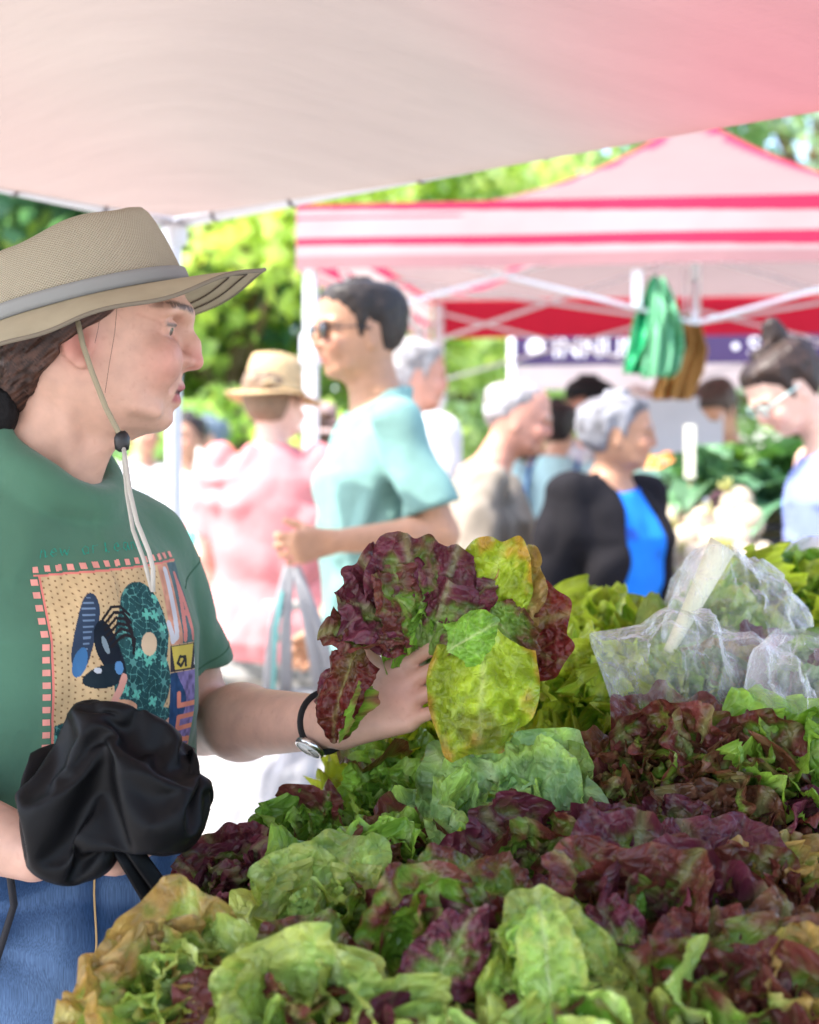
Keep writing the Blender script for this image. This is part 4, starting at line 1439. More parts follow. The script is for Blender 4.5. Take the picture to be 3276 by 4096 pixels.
KG = 'leafy bunches on the stall'
leafy('kale_bunch', 'blue green kale bunch above the turnips', 'kale', P(708, 490, 4.62), .21, 30, (.10, .22, .11), 5, KG)
leafy('kale_bunch', 'green kale bunch with yellow tips by the price stake', 'kale', P(722, 478, 4.75), .20, 26, (.13, .26, .06), 6, KG)
leafy('kale_bunch', 'dark green collard bunch on the black crate', 'kale', P(775, 505, 4.55), .22, 30, (.07, .17, .09), 7, KG)
leafy('kale_bunch', 'dark green bunch beside the leaning person arm', 'kale', P(800, 480, 4.7), .22, 26, (.07, .18, .05), 8, KG)
cr_ = empty('black_crate', P(775, 545, 4.55), 'black plastic crate under the dark collards', 'crate')
cc0 = P(775, 538, 4.62)
ck = MB()
for dx, dy, sx, sy in ((0, -.17, .42, .015), (0, .17, .42, .015), (-.205, 0, .015, .34), (.205, 0, .015, .34)):
    for k in range(3):
        ck.box(cc0 + V(dx, dy, -.05 + k * .045), (sx, sy, .03), None, .004)
for sx in (-1, 1):
    for sy in (-1, 1):
        ck.box(cc0 + V(.205 * sx, .17 * sy, -.01), (.03, .03, .15), None, .004)
ck.box(cc0 + V(0, 0, -.075), (.40, .33, .012), None, .003)
ck.build('crate_shell', MT['black_plastic'], cr_)
MB().box(cc0 * V(1, 1, 0) + V(0, .0, (.815 + cc0[2] - .083) / 2), (.40, .30, cc0[2] - .083 - .815), None, .01).build('riser_block', try_m, cr_)

stake = empty('price_stake', P(690, 497, 4.5), 'tall blank cream price stake among the greens', 'price tag')
MB().box(P(690, 452, 4.5), (.035, .006, .17), None, .002).build('card', material('cream_card', (.84, .80, .62), .7, .2), stake)
MB().box(P(690, 505, 4.505), (.010, .005, .20), None, .001).build('stick', try_m, stake)

pint_m = material('teal_pulp', (.42, .66, .58), .9, .1, bump=(60, .4, .003))
tom_m = [material('tomato_red', (.62, .06, .02), .25, .5), material('tomato_orange', (.75, .24, .03), .25, .5), material('tomato_yellow', (.75, .52, .05), .25, .5)]
pb_ = MB()
for k in range(4):
    a = k * math.pi / 2
    e0 = [V(math.cos(a + dq) * .068 * 1.2, math.sin(a + dq) * .068 * 1.2, .075) for dq in (-math.pi / 4, math.pi / 4)]
    e1 = [V(math.cos(a + dq) * .052 * 1.2, math.sin(a + dq) * .052 * 1.2, 0) for dq in (-math.pi / 4, math.pi / 4)]
    pb_.add([e1[0], e1[1], e0[1], e0[0]], [(0, 1, 2, 3)])
pb_.add([V(math.cos(a) * .0624, math.sin(a) * .0624, 0) for a in (.785, 2.356, 3.927, 5.498)], [(0, 1, 2, 3)])
PLB = ['teal pint basket of tomatoes beside the blue blouse collar', 'teal pint basket of orange tomatoes in the middle of the row', 'teal pint basket of tomatoes next to the price stake',
       'back pint basket of yellow tomatoes by the grey hair', 'back pint basket of tomatoes behind the stake']
base_z = None
for i, (px, py, Y, mi_) in enumerate([(634, 492, 4.75, 0), (652, 492, 4.72, 1), (672, 492, 4.70, 0), (642, 482, 4.95, 2), (668, 482, 4.95, 1)]):
    pr_ = empty('pint_basket', P(px, py, Y), PLB[i], 'basket', 'pint baskets of tomatoes')
    q0 = P(px, py, Y)
    mesh('basket_wall', np.concatenate(pb_.v) + q0, pb_.f, pint_m, pr_, False, solid=.004)
    for k in range(6):
        a = k * 1.05
        MB().lathe(q0 + V(.034 * math.cos(a) * (k > 0), .034 * math.sin(a) * (k > 0), .075 + .012 * (k == 0)), [(0, -.022), (.017, -.015), (.023, 0), (.017, .015), (0, .019)], 12).build('tomato', tom_m[mi_ if k % 3 else 1], pr_, True)
rs = empty('riser_shelf', P(655, 505, 4.85), 'low cream shelf carrying the pint baskets', 'shelf')
zz = P(652, 492, 4.72)[2]
MB().box(V(.80, 4.84, zz - .012), (.32, .42, .02), None, .004).build('shelf_board', cloth_m, rs)
for yy in (4.66, 5.03):
    MB().box(V(.80, yy, (zz - .022 + .815) / 2), (.32, .02, zz - .022 - .815)).build('shelf_side', cloth_m, rs)

# grey board behind the baskets
gb = empty('grey_board', P(675, 460, 5.6), 'plain grey display board standing behind the tomatoes', 'board')
MB().box(P(680, 430, 5.6), (.34, .02, .26), None, .006).build('board_panel', material('grey_panel', (.45, .46, .48), .6, .3, var=.05), gb)
MB().box(P(655, 488, 5.62), (.02, .02, .25), None, .003).box(P(705, 488, 5.62), (.02, .02, .25), None, .003).build('board_foot', wm, gb)

# green plastic bags and brown paper bags hanging from the tent truss
gbm = [material('green_film', (.02, .42, .16), .4, .4, trans=.35, tcol=(.03, .55, .2), bump=(30, .8, .01)), material('pale_green_film', (.20, .52, .30), .4, .4, trans=.4, tcol=(.25, .7, .4), bump=(30, .8, .01))]
hg = empty('plastic_bag_bundle', P(655, 375, 4.95), 'bundle of green plastic carrier bags hanging from the tent truss', 'plastic bags')


def drape(outl, Y, th, seed, n=26):
    """crumpled hanging sheet: rows between a left and a right outline"""
    gp = []
    for (xl, xr, y) in outl:
        gp.append([P(xl + (xr - xl) * k / (n - 1), y, Y) + V(0, th * noise3(np.array([[k * .45, y * .035, seed]]), 1.0)[0] - th * .8 * math.sin(math.pi * k / (n - 1)), 0) for k in range(n)])
    return gp


def dense(o, k=4):
    r = []
    for a, b in zip(o[:-1], o[1:]):
        for i in range(k):
            r.append(tuple(np.array(a) + (np.array(b) - np.array(a)) * i / k))
    return r + [o[-1]]


MB().grid(drape(dense([(651, 656, 278), (645, 660, 296), (634, 662, 318), (629, 664, 345), (623, 655, 368), (622, 648, 374)]), 4.96, .05, 1)).build('green_bag', gbm[0], hg, True, solid=.004)
MB().grid(drape(dense([(655, 662, 280), (650, 672, 298), (646, 680, 325), (644, 683, 348), (642, 680, 370), (644, 672, 378)]), 4.90, .06, 5)).build('pale_green_bag', gbm[1], hg, True, solid=.004)
MB().tube([P(654, 266, 4.98), P(655, 281, 4.95)], .006, 6).build('hook', wm, hg, True)
ws = MB().box(P(637, 288, 4.9), (.035, .01, .13), None, .003)
tag(ws.build('webbing_strap', material('white_strap', (.85, .85, .85), .7, .2), None), 'short white strap hanging from the truss by the green bags', 'strap')
pbm = material('kraft_paper', (.34, .17, .05), .8, .2, var=.15, bump=(18, .6, .01))
br = empty('paper_bag_bundle', P(690, 400, 5.05), 'bundle of brown paper bags hanging behind the green plastic bags', 'paper bags')
MB().grid(drape(dense([(682, 692, 316), (674, 700, 330), (668, 706, 350), (660, 702, 372), (652, 694, 392), (654, 690, 400)]), 5.10, .05, 9)).build('paper_bag', pbm, br, True, solid=.008)
MB().tube([P(685, 270, 5.12), P(685, 322, 5.11)], .005, 6).build('string', wm, br, True)
# folding picnic screen glimpsed at the right: pink awning of the far stall
# ------------------------------------------------------------------ the woman in the sun hat
BF, BL = unit((.6, -.8, 0)), unit((.8, .6, 0))
UPV = V(0, 0, 1)
BO = P(45, 550, 1.63) * V(1, 1, 0)
BM = np.array([BF, BL, UPV])
woman = empty('person', BO, 'person in a wide khaki sun hat and green printed shirt looking at a red lettuce', 'person')


def WT(f, l, u):
    return BO + np.array([f, l, u]) @ BM


yaw = math.radians(8)
HM = np.array([V(math.cos(yaw), math.sin(yaw), 0), V(-math.sin(yaw), math.cos(yaw), 0), UPV])
HO = P(85, 340, 1.60)

zs = [.66, .74, .84, .94, 1.04, 1.13, 1.21, 1.262, 1.30]
aa = np.array([.168, .182, .172, .150, .150, .154, .140, .105, .06])
bb = np.array([.11, .125, .120, .112, .125, .122, .098, .075, .058])
cf = np.array([0, -.01, 0, .005, .02, .022, .005, -.008, -.01])


# ---- hat
ht = math.radians(15.5)
hf0 = HM[0]
HU = unit(UPV * math.cos(ht) - hf0 * math.sin(ht))
HF = unit(hf0 * math.cos(ht) + UPV * math.sin(ht))
HL = np.cross(HU, HF)
HC = P(81, 312, 1.60)


def wtorso(off):
    fn = loft(zs, aa + off, bb + off, cf)
    return lambda q: fn((q - BO) @ BM.T)


shL, shR = WT(-.005, .126, 1.222), WT(-.005, -.160, 1.235)
elL, wrL = P(203, 722, 1.78), P(335, 722, 1.535)
elR, wrR = P(-125, 797, 1.42), P(34, 852, 1.385)

bd = Field()
bd.fn(wtorso(0), WT(0, 0, .98), .40, .03)
bd.cap(WT(-.015, -.01, 1.26), HO + V(-.026, 0, -.060), .047, .043, .022)
bd.cap(WT(-.03, .075, 1.218), WT(-.02, -.02, 1.305), .030, .046, .04)
bd.cap(WT(-.03, -.11, 1.24), WT(-.02, -.02, 1.32), .045, .050, .04)
bd.cap(HO + V(-.008, -.042, -.050), WT(.040, .010, 1.25), .010, .011, .018)       # neck cord
bd.cap(HO + V(.030, -.008, -.098), WT(.038, .018, 1.26), .013, .012, .03)          # throat
Wh = head_features(bd, HM, HO, 1.0, nose=1.0, mouth=1.25)
for sh, el, wr, k in ((shL, elL, wrL, 1.08), (shR, elR, wrR, 1.12)):
    bd.cap(sh, el, .050, .038, .03)
    mid = el + (wr - el) * .32
    bd.cap(el, mid, .036 * k, .0395 * k, .015)
    bd.cap(mid, wr, .0395 * k, .0255 * k, .02)
HD = unit(P(404, 694, 1.52) - wrL)
bd.fn(lambda q: (((q - HC) @ HU) - .012) * 1.0, (0, 0, 0), 9, 0, 'i')
hand(bd, wrL, HD, V(-.25, -.72, .65), V(-.30, .35, .88), 1.0, (.16, .12, .12, .14), (1.3, 2.2), .008)
hand(bd, wrR, V(1, .02, -.12), V(.12, .30, .95), V(.05, -1, .2), .95, (1.0, 1.05, 1.1, 1.1), (.6, .55), .008)
for sg in (1, -1):
    hp, kn, an = WT(0, sg * .09, .76), WT(.02, sg * .10, .44), WT(-.02, sg * .10, .08)
    bd.cap(hp, kn, .085, .055, .03).cap(kn, an, .053, .036, .02).cap(an, WT(.13, sg * .12, .03), .035, .028, .02)
v, f = bd.surface(.0024)
v = relax(v, f, 1, .4)
lp = (v - HO) @ HM.T * 872
ishead = (v[:, 2] > 1.27) & (v[:, 0] > -.48)
base = np.array((.60, .36, .275))
col = np.tile(base, (len(v), 1))
col *= (1 + .10 * noise3(v, 22) + .06 * noise3(v, 70))[:, None]
# redder nose, cheek, ear, knuckles; freckles; lips, lashes and brow
G_ = lambda x, y, z, r: np.exp(-((lp[:, 0] - x) ** 2 + (np.abs(lp[:, 1]) - y) ** 2 + (lp[:, 2] - z) ** 2) / r ** 2) * ishead
red = np.clip(G_(108, 0, -18, 14) + .7 * G_(80, 40, -24, 24) + .9 * G_(-2, 70, -10, 22) + .35 * G_(86, 0, -80, 14), 0, 1)
col *= 1 - red[:, None] * np.array([.03, .36, .32])
tan = np.clip(G_(70, 0, 60, 40) + .8 * G_(60, 55, 30, 26), 0, 1)
col *= 1 - tan[:, None] * np.array([.06, .14, .20])
fr = sstep(.56, .74, noise3(v, 300)) * .10 * ((ishead & (lp[:, 0] > 10)) | (v[:, 2] < 1.1))
col *= 1 - fr[:, None] * np.array([.6, .9, 1])
zm = lp[:, 2] + 51.5
lipm = sstep(11, 6.5, np.abs(zm + .8)) * sstep(20, 15, np.abs(lp[:, 1])) * sstep(75, 80, lp[:, 0]) * ishead
col = col * (1 - lipm[:, None]) + lipm[:, None] * np.array((.40, .115, .12))
gap = sstep(2.6, 1.0, np.abs(zm - .3)) * sstep(21, 17, np.abs(lp[:, 1])) * sstep(75, 79, lp[:, 0]) * ishead
col *= 1 - .75 * gap[:, None]
ln = lp[:, 2] - (13.2 - .045 * (np.abs(lp[:, 1]) - 23))
lash = sstep(2.6, 1.0, np.abs(ln + 1.0)) * sstep(14, 11, np.abs(np.abs(lp[:, 1]) - 34)) * (lp[:, 0] > 73) * ishead
col = col * (1 - .85 * lash[:, None]) + .85 * lash[:, None] * np.array((.05, .03, .025))
by = np.abs(lp[:, 1])
brl = 29.0 + .08 * (by - 12) - .006 * np.maximum(by - 32, 0) ** 2
brow = sstep(5.2, 2.0, np.abs(lp[:, 2] - brl)) * sstep(9, 14, by) * sstep(58, 46, by) * (lp[:, 0] > 52) * ishead * (.55 + .45 * (noise3(v * np.array([1, 1, .6]), 420) > -.2))
col = col * (1 - .9 * brow[:, None]) + .9 * brow[:, None] * np.array((.05, .030, .022))
bag = sstep(5, 1, np.abs(lp[:, 2] - 1)) * sstep(15, 9, np.abs(by - 30)) * (lp[:, 0] > 78) * ishead
col *= 1 - .16 * bag[:, None] * np.array([.7, 1, .8])
for (a, b_, c, r) in ((13, 60, -5, 3.2), (-2, 45, -102, 3.0), (60, 55, -54, 1.6), (30, 60, -40, 1.4)):
    col *= 1 - .62 * G_(a, b_, c, r)[:, None]
def crease(pts_, w_, amt):  # wrinkle shade and some redness painted into the skin colour along a line
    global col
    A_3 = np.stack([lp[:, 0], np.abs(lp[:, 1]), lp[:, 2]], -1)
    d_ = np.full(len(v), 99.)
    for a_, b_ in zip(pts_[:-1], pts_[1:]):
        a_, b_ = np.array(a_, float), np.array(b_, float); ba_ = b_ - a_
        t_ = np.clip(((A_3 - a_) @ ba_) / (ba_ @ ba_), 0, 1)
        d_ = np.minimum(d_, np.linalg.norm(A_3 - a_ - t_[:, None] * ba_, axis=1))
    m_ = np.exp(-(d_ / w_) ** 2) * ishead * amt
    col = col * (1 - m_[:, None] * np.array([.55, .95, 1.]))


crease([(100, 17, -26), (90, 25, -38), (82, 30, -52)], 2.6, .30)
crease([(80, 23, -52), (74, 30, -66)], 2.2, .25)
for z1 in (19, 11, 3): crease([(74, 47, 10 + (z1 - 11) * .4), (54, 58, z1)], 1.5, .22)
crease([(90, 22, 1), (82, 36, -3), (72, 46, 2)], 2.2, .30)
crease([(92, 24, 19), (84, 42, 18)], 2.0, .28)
kn_ = np.exp(-(np.linalg.norm(v - (wrL + HD * .09), axis=1) / .035) ** 2)
col *= 1 - .16 * kn_[:, None] * np.array([.1, 1, .9])
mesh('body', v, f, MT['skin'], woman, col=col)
# eyes: ball with iris, set under the lids
eyem = material('eye', attr=True, rough=.08, spec=.7)
for sd in (-1, 1):
    e = Wh(75.0, sd * 32, 9.6)
    b = MB().lathe(e, [(.0, -.0136)] + [(.0137 * math.sin(t), -.0137 * math.cos(t)) for t in np.linspace(.25, 2.9, 18)] + [(0, .0137)], 24, (HM[1], UPV, HM[0]))
    vv = np.concatenate(b.v)
    d = (vv - e) @ unit(HM[0] + HM[1] * sd * .05 - UPV * .06) / .0137
    cc = np.where((d > .945)[:, None], (.004, .004, .004), np.where((d > .80)[:, None], (.045, .028, .018), (.34, .28, .25)))
    b.build('eye', eyem, woman, True, col=cc)

# hair drawn back to a low bun under the hat
hr = Field()


def hairfn(q):
    p = (q - HO) @ HM.T
    px, pz = p[:, 0] * 872, p[:, 2] * 872
    st = noise3(np.stack([(.62 * p[:, 0] - .78 * p[:, 2]) * 520, (.78 * p[:, 0] + .62 * p[:, 2]) * 26, p[:, 1] * 160], -1), 1)
    d = skull(p) - .010 - .0022 * st
    wav = 3 * noise3(p, 70)
    a = np.maximum((1 + .66 * px + wav) - pz, (((q - HC) @ HU) + .004) * 872)
    b = np.maximum(px + 19 + wav, (2 + 1.08 * px + wav) - pz)
    return np.maximum(d, np.minimum(a, b) / 872 * .8)


HATCUT = (lambda q: ((q - HC) @ HU) - .006)
hr.fn(hairfn, HO + V(0, 0, .005), .15, .01)


def strandcap(a, b, ra, rb):
    c = Field().cap(a, b, ra, rb)
    fn0 = c.p[0][0]

    def fn(q):
        p = q - HO
        st = noise3(np.stack([(.62 * p[:, 0] - .78 * p[:, 2]) * 480, (.78 * p[:, 0] + .62 * p[:, 2]) * 26, p[:, 1] * 300], -1), 1)
        return fn0(q) - .0028 * st
    return fn, (a + b) / 2, np.linalg.norm(b - a) / 2 + max(ra, rb)


for a, b, ra, rb in (((-42, -30, -8), (-66, -12, -52), 28, 19), ((-50, 18, 0), (-72, -2, -52), 34, 20), ((-35, -44, 2), (-62, -22, -44), 14, 12)):
    fn, c, R = strandcap(Wh(*a), Wh(*b), ra * S872, rb * S872)
    hr.fn(fn, c, R, .012)
hr.fn(HATCUT, (0, 0, 0), 9, 0, 'i')
v, f = hr.surface(.0022)
p = (v - HO)
t = noise3(np.stack([(.62 * p[:, 0] - .78 * p[:, 2]) * 620, (.78 * p[:, 0] + .62 * p[:, 2]) * 20, p[:, 1] * 260], -1), 1)
mesh('hair', v, f, MT['hair'], woman, col=mixc((.022, .010, .008), (.085, .038, .026), sstep(-.5, .6, t)))
bn = Field()
bn.ell(Wh(-80, -14, -68), np.array([20, 22, 30]) * S872, HM, .01)
bn.fn(lambda q: .003 * noise3(q * np.array([1, 1, .5]), 130), (0, 0, 0), 9, 0, 'd')
v, f = bn.surface(.0026)
mesh('hair_tie', v, f, material('black_scrunchie', (.008, .007, .008), .7, .2, bump=(120, .8, .004)), woman)
fly = MB()
rr_ = random.Random(4)
for (pts) in (((36, -66, 36), (33, -68, 0), (28, -69, -30), (24, -66, -56)), ((20, -68, 22), (18, -69, 4), (15, -70, -10))):
    fly.tube([Wh(*q) for q in pts], .00022, 4)
fly.build('loose_hair', MT['hair'], woman, True, col=np.tile((.06, .03, .02), (sum(len(a) for a in fly.v), 1)))

KHA = (.42, .37, .265)
mesh_khaki = bpy.data.materials.new('khaki_mesh_cloth')
mesh_khaki.use_nodes = True
N, L = mesh_khaki.node_tree.nodes, mesh_khaki.node_tree.links
b = N['Principled BSDF']; b.inputs['Roughness'].default_value = .85; b.inputs['Specular IOR Level'].default_value = .15
uvn = N.new('ShaderNodeUVMap'); uvn.uv_map = 'UVMap'
sep = N.new('ShaderNodeSeparateXYZ'); L.new(uvn.outputs['UV'], sep.inputs[0])


def mnode(op, a, bv):
    n_ = N.new('ShaderNodeMath'); n_.operation = op
    for i, q in enumerate((a, bv)):
        if q is None: continue
        if isinstance(q, (int, float)): n_.inputs[i].default_value = q
        else: L.new(q, n_.inputs[i])
    return n_.outputs[0]


def hole(u, v_):
    s1 = mnode('SINE', mnode('MULTIPLY', u, 2 * math.pi), None)
    s2 = mnode('SINE', mnode('MULTIPLY', v_, 2 * math.pi), None)
    return mnode('MULTIPLY', s1, s2)


pat = hole(sep.outputs['X'], sep.outputs['Y'])
noq = N.new('ShaderNodeTexNoise'); noq.inputs['Scale'].default_value = .35; L.new(uvn.outputs['UV'], noq.inputs['Vector'])
cr2 = N.new('ShaderNodeValToRGB')
cr2.color_ramp.elements[0].position = .18; cr2.color_ramp.elements[0].color = (.44, .40, .31, 1)
cr2.color_ramp.elements[1].position = .62; cr2.color_ramp.elements[1].color = (.25, .215, .155, 1)
L.new(mnode('ADD', pat, mnode('MULTIPLY', noq.outputs['Fac'], .15)), cr2.inputs['Fac'])
L.new(cr2.outputs['Color'], b.inputs['Base Color'])
bp = N.new('ShaderNodeBump'); bp.inputs['Strength'].default_value = .5; bp.inputs['Distance'].default_value = -.0015
L.new(pat, bp.inputs['Height']); L.new(bp.outputs['Normal'], b.inputs['Normal'])
khaki = material('khaki_canvas', KHA, .85, .15, var=.08, vscale=25, weave=(500, .3), trans=.08, tcol=(.5, .42, .25))
ribbon = material('pale_grey_ribbon', (.27, .28, .28), .6, .3, var=.05, weave=(600, .2))

nu = 120
def ring(r, z, a, pinch=0.0):
    return HC + HF * math.cos(a) * .122 * r + HL * math.sin(a) * .097 * r + HU * z


prof = [(1.0, .0), (.995, .012), (.98, .03), (.95, .052), (.915, .068), (.885, .078), (.85, .084), (.78, .0875), (.66, .090), (.5, .091), (.25, .091), (.02, .091)]
vv, uvs = [], []
acc = 0
for k, (r, z) in enumerate(prof):
    if k: acc += math.hypot((r - prof[k - 1][0]) * .11, z - prof[k - 1][1])
    for i in range(nu):
        a = 2 * math.pi * i / nu
        # front pinch and a lower back give the crown its slope
        dz = (.018 * math.cos(a) * r - .004) * sstep(.03, .10, z) - .016 * math.exp(-(math.sin(a) / .35) ** 2) * (1 - r) * 1.2 + .0025 * math.sin(5 * a + 2)
        rr = r - .06 * (z / .09) * max(math.cos(a), 0)
        rr *= 1 + .006 * math.sin(7 * a + 30 * z)
        vv.append(ring(rr, z + dz, a)); uvs.append((a * .11 / .0036, acc / .0031))
ff = [(k * nu + i, k * nu + (i + 1) % nu, (k + 1) * nu + (i + 1) % nu, (k + 1) * nu + i) for k in range(len(prof) - 1) for i in range(nu)]
hat = mesh('hat', vv, ff, mesh_khaki, woman, uv=uvs, solid=.0022)
vv = []
nb_ = 14
for j in range(nb_):
    t = j / (nb_ - 1)
    for i in range(nu):
        a = 2 * math.pi * i / nu
        cf_, sf = math.cos(a), abs(math.sin(a))
        wd_ = .054 + .036 * max(cf_, 0) ** 2 + .010 * max(-cf_, 0)
        droop = .10 * max(cf_, 0) ** 1.5 + (.56 - .30 * max(cf_, 0)) * sf ** 1.6 + .40 * max(-cf_, 0)
        ang = droop * (.55 + .45 * t)
        out = unit(HF * math.cos(a) * .097 + HL * math.sin(a) * .122)
        wav = .004 * math.sin(3 * a + 1.0) * t + .0025 * math.sin(8 * a) * t
        vv.append(ring(1.0, .001, a) + out * wd_ * t * math.cos(ang) - HU * (wd_ * t * math.sin(ang) - wav))
ff = [(k * nu + i, k * nu + (i + 1) % nu, (k + 1) * nu + (i + 1) % nu, (k + 1) * nu + i) for k in range(nb_ - 1) for i in range(nu)]
mesh('brim', vv, ff, khaki, hat, solid=.003)
edge = [np.array(vv[(nb_ - 1) * nu + i]) for i in list(range(nu)) + [0]]
MB().tube(edge, .0024, 8, cap=False).build('brim_piping', material('brim_piping', (.20, .17, .13), .8, .2), hat, True)
MB().tube([np.array(vv[7 * nu + i]) - HU * .0026 for i in list(range(nu)) + [0]], .0009, 5, cap=False).tube([np.array(vv[10 * nu + i]) - HU * .0026 for i in list(range(nu)) + [0]], .0009, 5, cap=False).build('brim_stitching', material('dark_stitch', (.10, .08, .06), .8, .2), hat, True)
bb_ = []
for z, ex in ((.001, .0035), (.006, .0042), (.012, .0042), (.0175, .0035)):
    bb_.append([ring(1.0 - .35 * z + ex / .11, z + .001, 2 * math.pi * i / nu) for i in range(nu + 1)])
MB().grid(bb_).build('hat_band', ribbon, hat, True, solid=.0012)
# chin cord: from inside the brim, past the ear to a toggle, then hanging
cordm = material('khaki_cord', (.34, .29, .20), .8, .2, bump=(300, .8, .001))
tg = P(122, 440, 1.535)
cd = MB()
cd.tube([P(77, 318, 1.517), P(83, 345, 1.515), P(92, 372, 1.516), P(106, 408, 1.523), P(119, 433, 1.533), tg], .0030, 8)
cd.tube([P(123, 440, 1.56), P(112, 425, 1.60), P(100, 400, 1.665), P(88, 345, 1.69), P(84, 320, 1.685)], .0028, 8)
palec = material('pale_cord', (.50, .47, .42), .8, .2, bump=(300, .8, .001))
cd.build('chin_cord', cordm, hat, True)
pc = MB()
pc.tube([tg, P(126, 462, 1.522), P(130, 492, 1.500), P(137, 522, 1.475), P(149, 552, 1.458), P(153, 568, 1.452), P(153, 592, 1.450)], .0026, 8)
pc.tube([tg + V(.002, .006, 0), P(124, 462, 1.53), P(127, 495, 1.512), P(133, 530, 1.482), P(144, 560, 1.462), P(152, 590, 1.453)], .0022, 8)
pc.build('cord_end', palec, hat, True)
MB().lathe(tg - V(0, 0, .010), [(.003, -.003), (.0075, .0), (.0085, .006), (.0085, .013), (.006, .018), (.003, .020)], 18).build('cord_toggle', MT['black_plastic'], hat, True)

# ---- shirt
def plane_cut(fn, p, n):
    return lambda q: np.maximum(fn(q), (q - p) @ n)


sf_ = Field()
OFF = .020
sf_.fn(wtorso(OFF), WT(0, 0, .98), .45, .03)
sf_.cap(WT(-.02, .105, 1.226), WT(-.025, .02, 1.288), .060, .054, .03)
sf_.cap(WT(-.03, -.115, 1.245), WT(-.028, -.03, 1.305), .060, .056, .03)
sf_.cap(WT(-.032, -.075, 1.292), WT(-.036, .035, 1.288), .060, .056, .03)
for sh, el, fr_ in ((shL, elL, .70), (shR, elR, .74)):
    d = unit(el - sh)
    c_ = Field().cap(sh - V(0, 0, .004), el + d * .03, .061, .056).p[0]
    e = sh + (el - sh) * fr_
    d2 = unit(d + V(.10, 0, -.1))
    sf_.fn(plane_cut(c_[0], e, d2), (sh + el) / 2, np.linalg.norm(el - sh) / 2 + .12, .028)
hemz = .945
sf_.fn(lambda q: hemz - q[:, 2], (0, 0, 0), 9, 0, 'i')
nkc = WT(.020, .004, 1.322)
CR = [nkc + BL * .066 * math.cos(a) + BF * .064 * math.sin(a) + UPV * (.006 - .052 * math.sin(a) - .020 * math.cos(a)) for a in np.linspace(0, 2 * math.pi, 33)]
sf_.chain(CR, [.011] * 33, .022)
sf_.ell(nkc + V(0, 0, .024), V(.060, .058, .050), np.array([unit(BF + UPV * -.72), BL, unit(UPV + BF * .72)]), .006, 's')


def shirt_folds(q):
    p = (q - BO) @ BM.T
    f1 = .010 * noise3(p * np.array([1, 1, .4]) + .1, 9) + .005 * (1 - 2 * np.abs(noise3(p * np.array([1, 1, .6]) + 2, 17)))
    # drag lines from the near armpit and gathers over the belly
    r = np.sqrt((p[:, 1] + .10) ** 2 + (p[:, 2] - 1.10) ** 2)
    th = np.arctan2(p[:, 2] - 1.10, p[:, 1] + .10)
    f2 = sstep(.05, .10, r) * .008 * np.sin(7 * th + 10 * r + 2 * noise3(p, 7)) * np.exp(-((r - .10) / .09) ** 2) * (p[:, 1] < .02)
    f3 = .006 * np.sin(p[:, 2] * 62 + 26 * p[:, 1] + 3 * noise3(p, 8)) * sstep(1.02, .95, p[:, 2]) * (.3 + .7 * sstep(.02, -.1, p[:, 1]))
    f4 = .004 * np.sin(60 * (p[:, 1] - .13) + 20 * (p[:, 2] - 1.1)) * sstep(.10, .14, p[:, 1]) * sstep(1.2, 1.1, p[:, 2])
    return np.minimum(f1 + f2 + f3 + f4, .006)


sf_.fn(shirt_folds, (0, 0, 0), 9, 0, 'd')
v, f = sf_.surface(.0034)
v = relax(v, f, 2, .5)
GRN = np.array((.075, .175, .115))
p = (v - BO) @ BM.T
shirt_col = np.tile(GRN, (len(v), 1)) * (1 + .07 * noise3(v, 12))[:, None]
shirt = mesh('shirt', v, f, MT['jersey'], woman, col=shirt_col)
bvh = BVHTree.FromPolygons([tuple(x) for x in v], [tuple(int(i) for i in q) for q in f])
# neck rib
rib = [q_ + UPV * .006 for q_ in CR]
MB().tube(rib, .0088, 10, flat=1.0, cap=False).build('neck_rib', material('green_rib', (.070, .165, .108), .9, .1, weave=(700, .5)), shirt, True)

sm_m = material('green_seam', (.055, .135, .085), .9, .1)
for sh, el, t_, nm in ((shL, elL, .16, 'sleeve_seam'), (shL, elL, .63, 'sleeve_hem'), (shR, elR, .20, 'sleeve_seam')):
    d = unit(el - sh); e1 = unit(np.cross(d, BF)); e2 = np.cross(d, e1)
    c_ = sh + (el - sh) * t_
    rg_ = []
    for a in np.linspace(0, 2 * math.pi, 40):
        hit = bvh.ray_cast(Vector(c_ + (e1 * math.cos(a) + e2 * math.sin(a)) * .16), Vector(-(e1 * math.cos(a) + e2 * math.sin(a))))
        rg_.append(np.array(hit[0]) if hit[0] is not None and (hit[3] or 0) < .15 else None)
    rg_ = [q_ for q_ in rg_ if q_ is not None]
    run = []
    for q_ in rg_ + [None]:
        if q_ is not None and (not run or np.linalg.norm(q_ - run[-1]) < .03): run.append(q_)
        else:
            if len(run) > 3: MB().tube(run, .0011, 5).build(nm, sm_m, shirt, True)
            run = [q_] if q_ is not None else []
# ---- the print: drawn on a fine sheet that follows the cloth
NA, NB = 300, 360
PW, PH = .198, .335
A_, B_ = np.meshgrid(np.linspace(0, 1, NA), np.linspace(0, 1, NB), indexing='ij')
TOPZ = P(0, 545, 1.5)[2]


def seg(a, b, x, y):
    ax, ay = a; bx, by = b
    dx, dy = bx - ax, by - ay
    t = np.clip(((x - ax) * dx + (y - ay) * dy) / (dx * dx + dy * dy + 1e-12), 0, 1)
    return np.hypot(x - ax - t * dx, y - ay - t * dy)


def strokes(lines, x, y):
    d = np.full(x.shape, 9.)
    for ln in lines:
        for a, b in zip(ln[:-1], ln[1:]):
            d = np.minimum(d, seg(a, b, x, y))
    return d


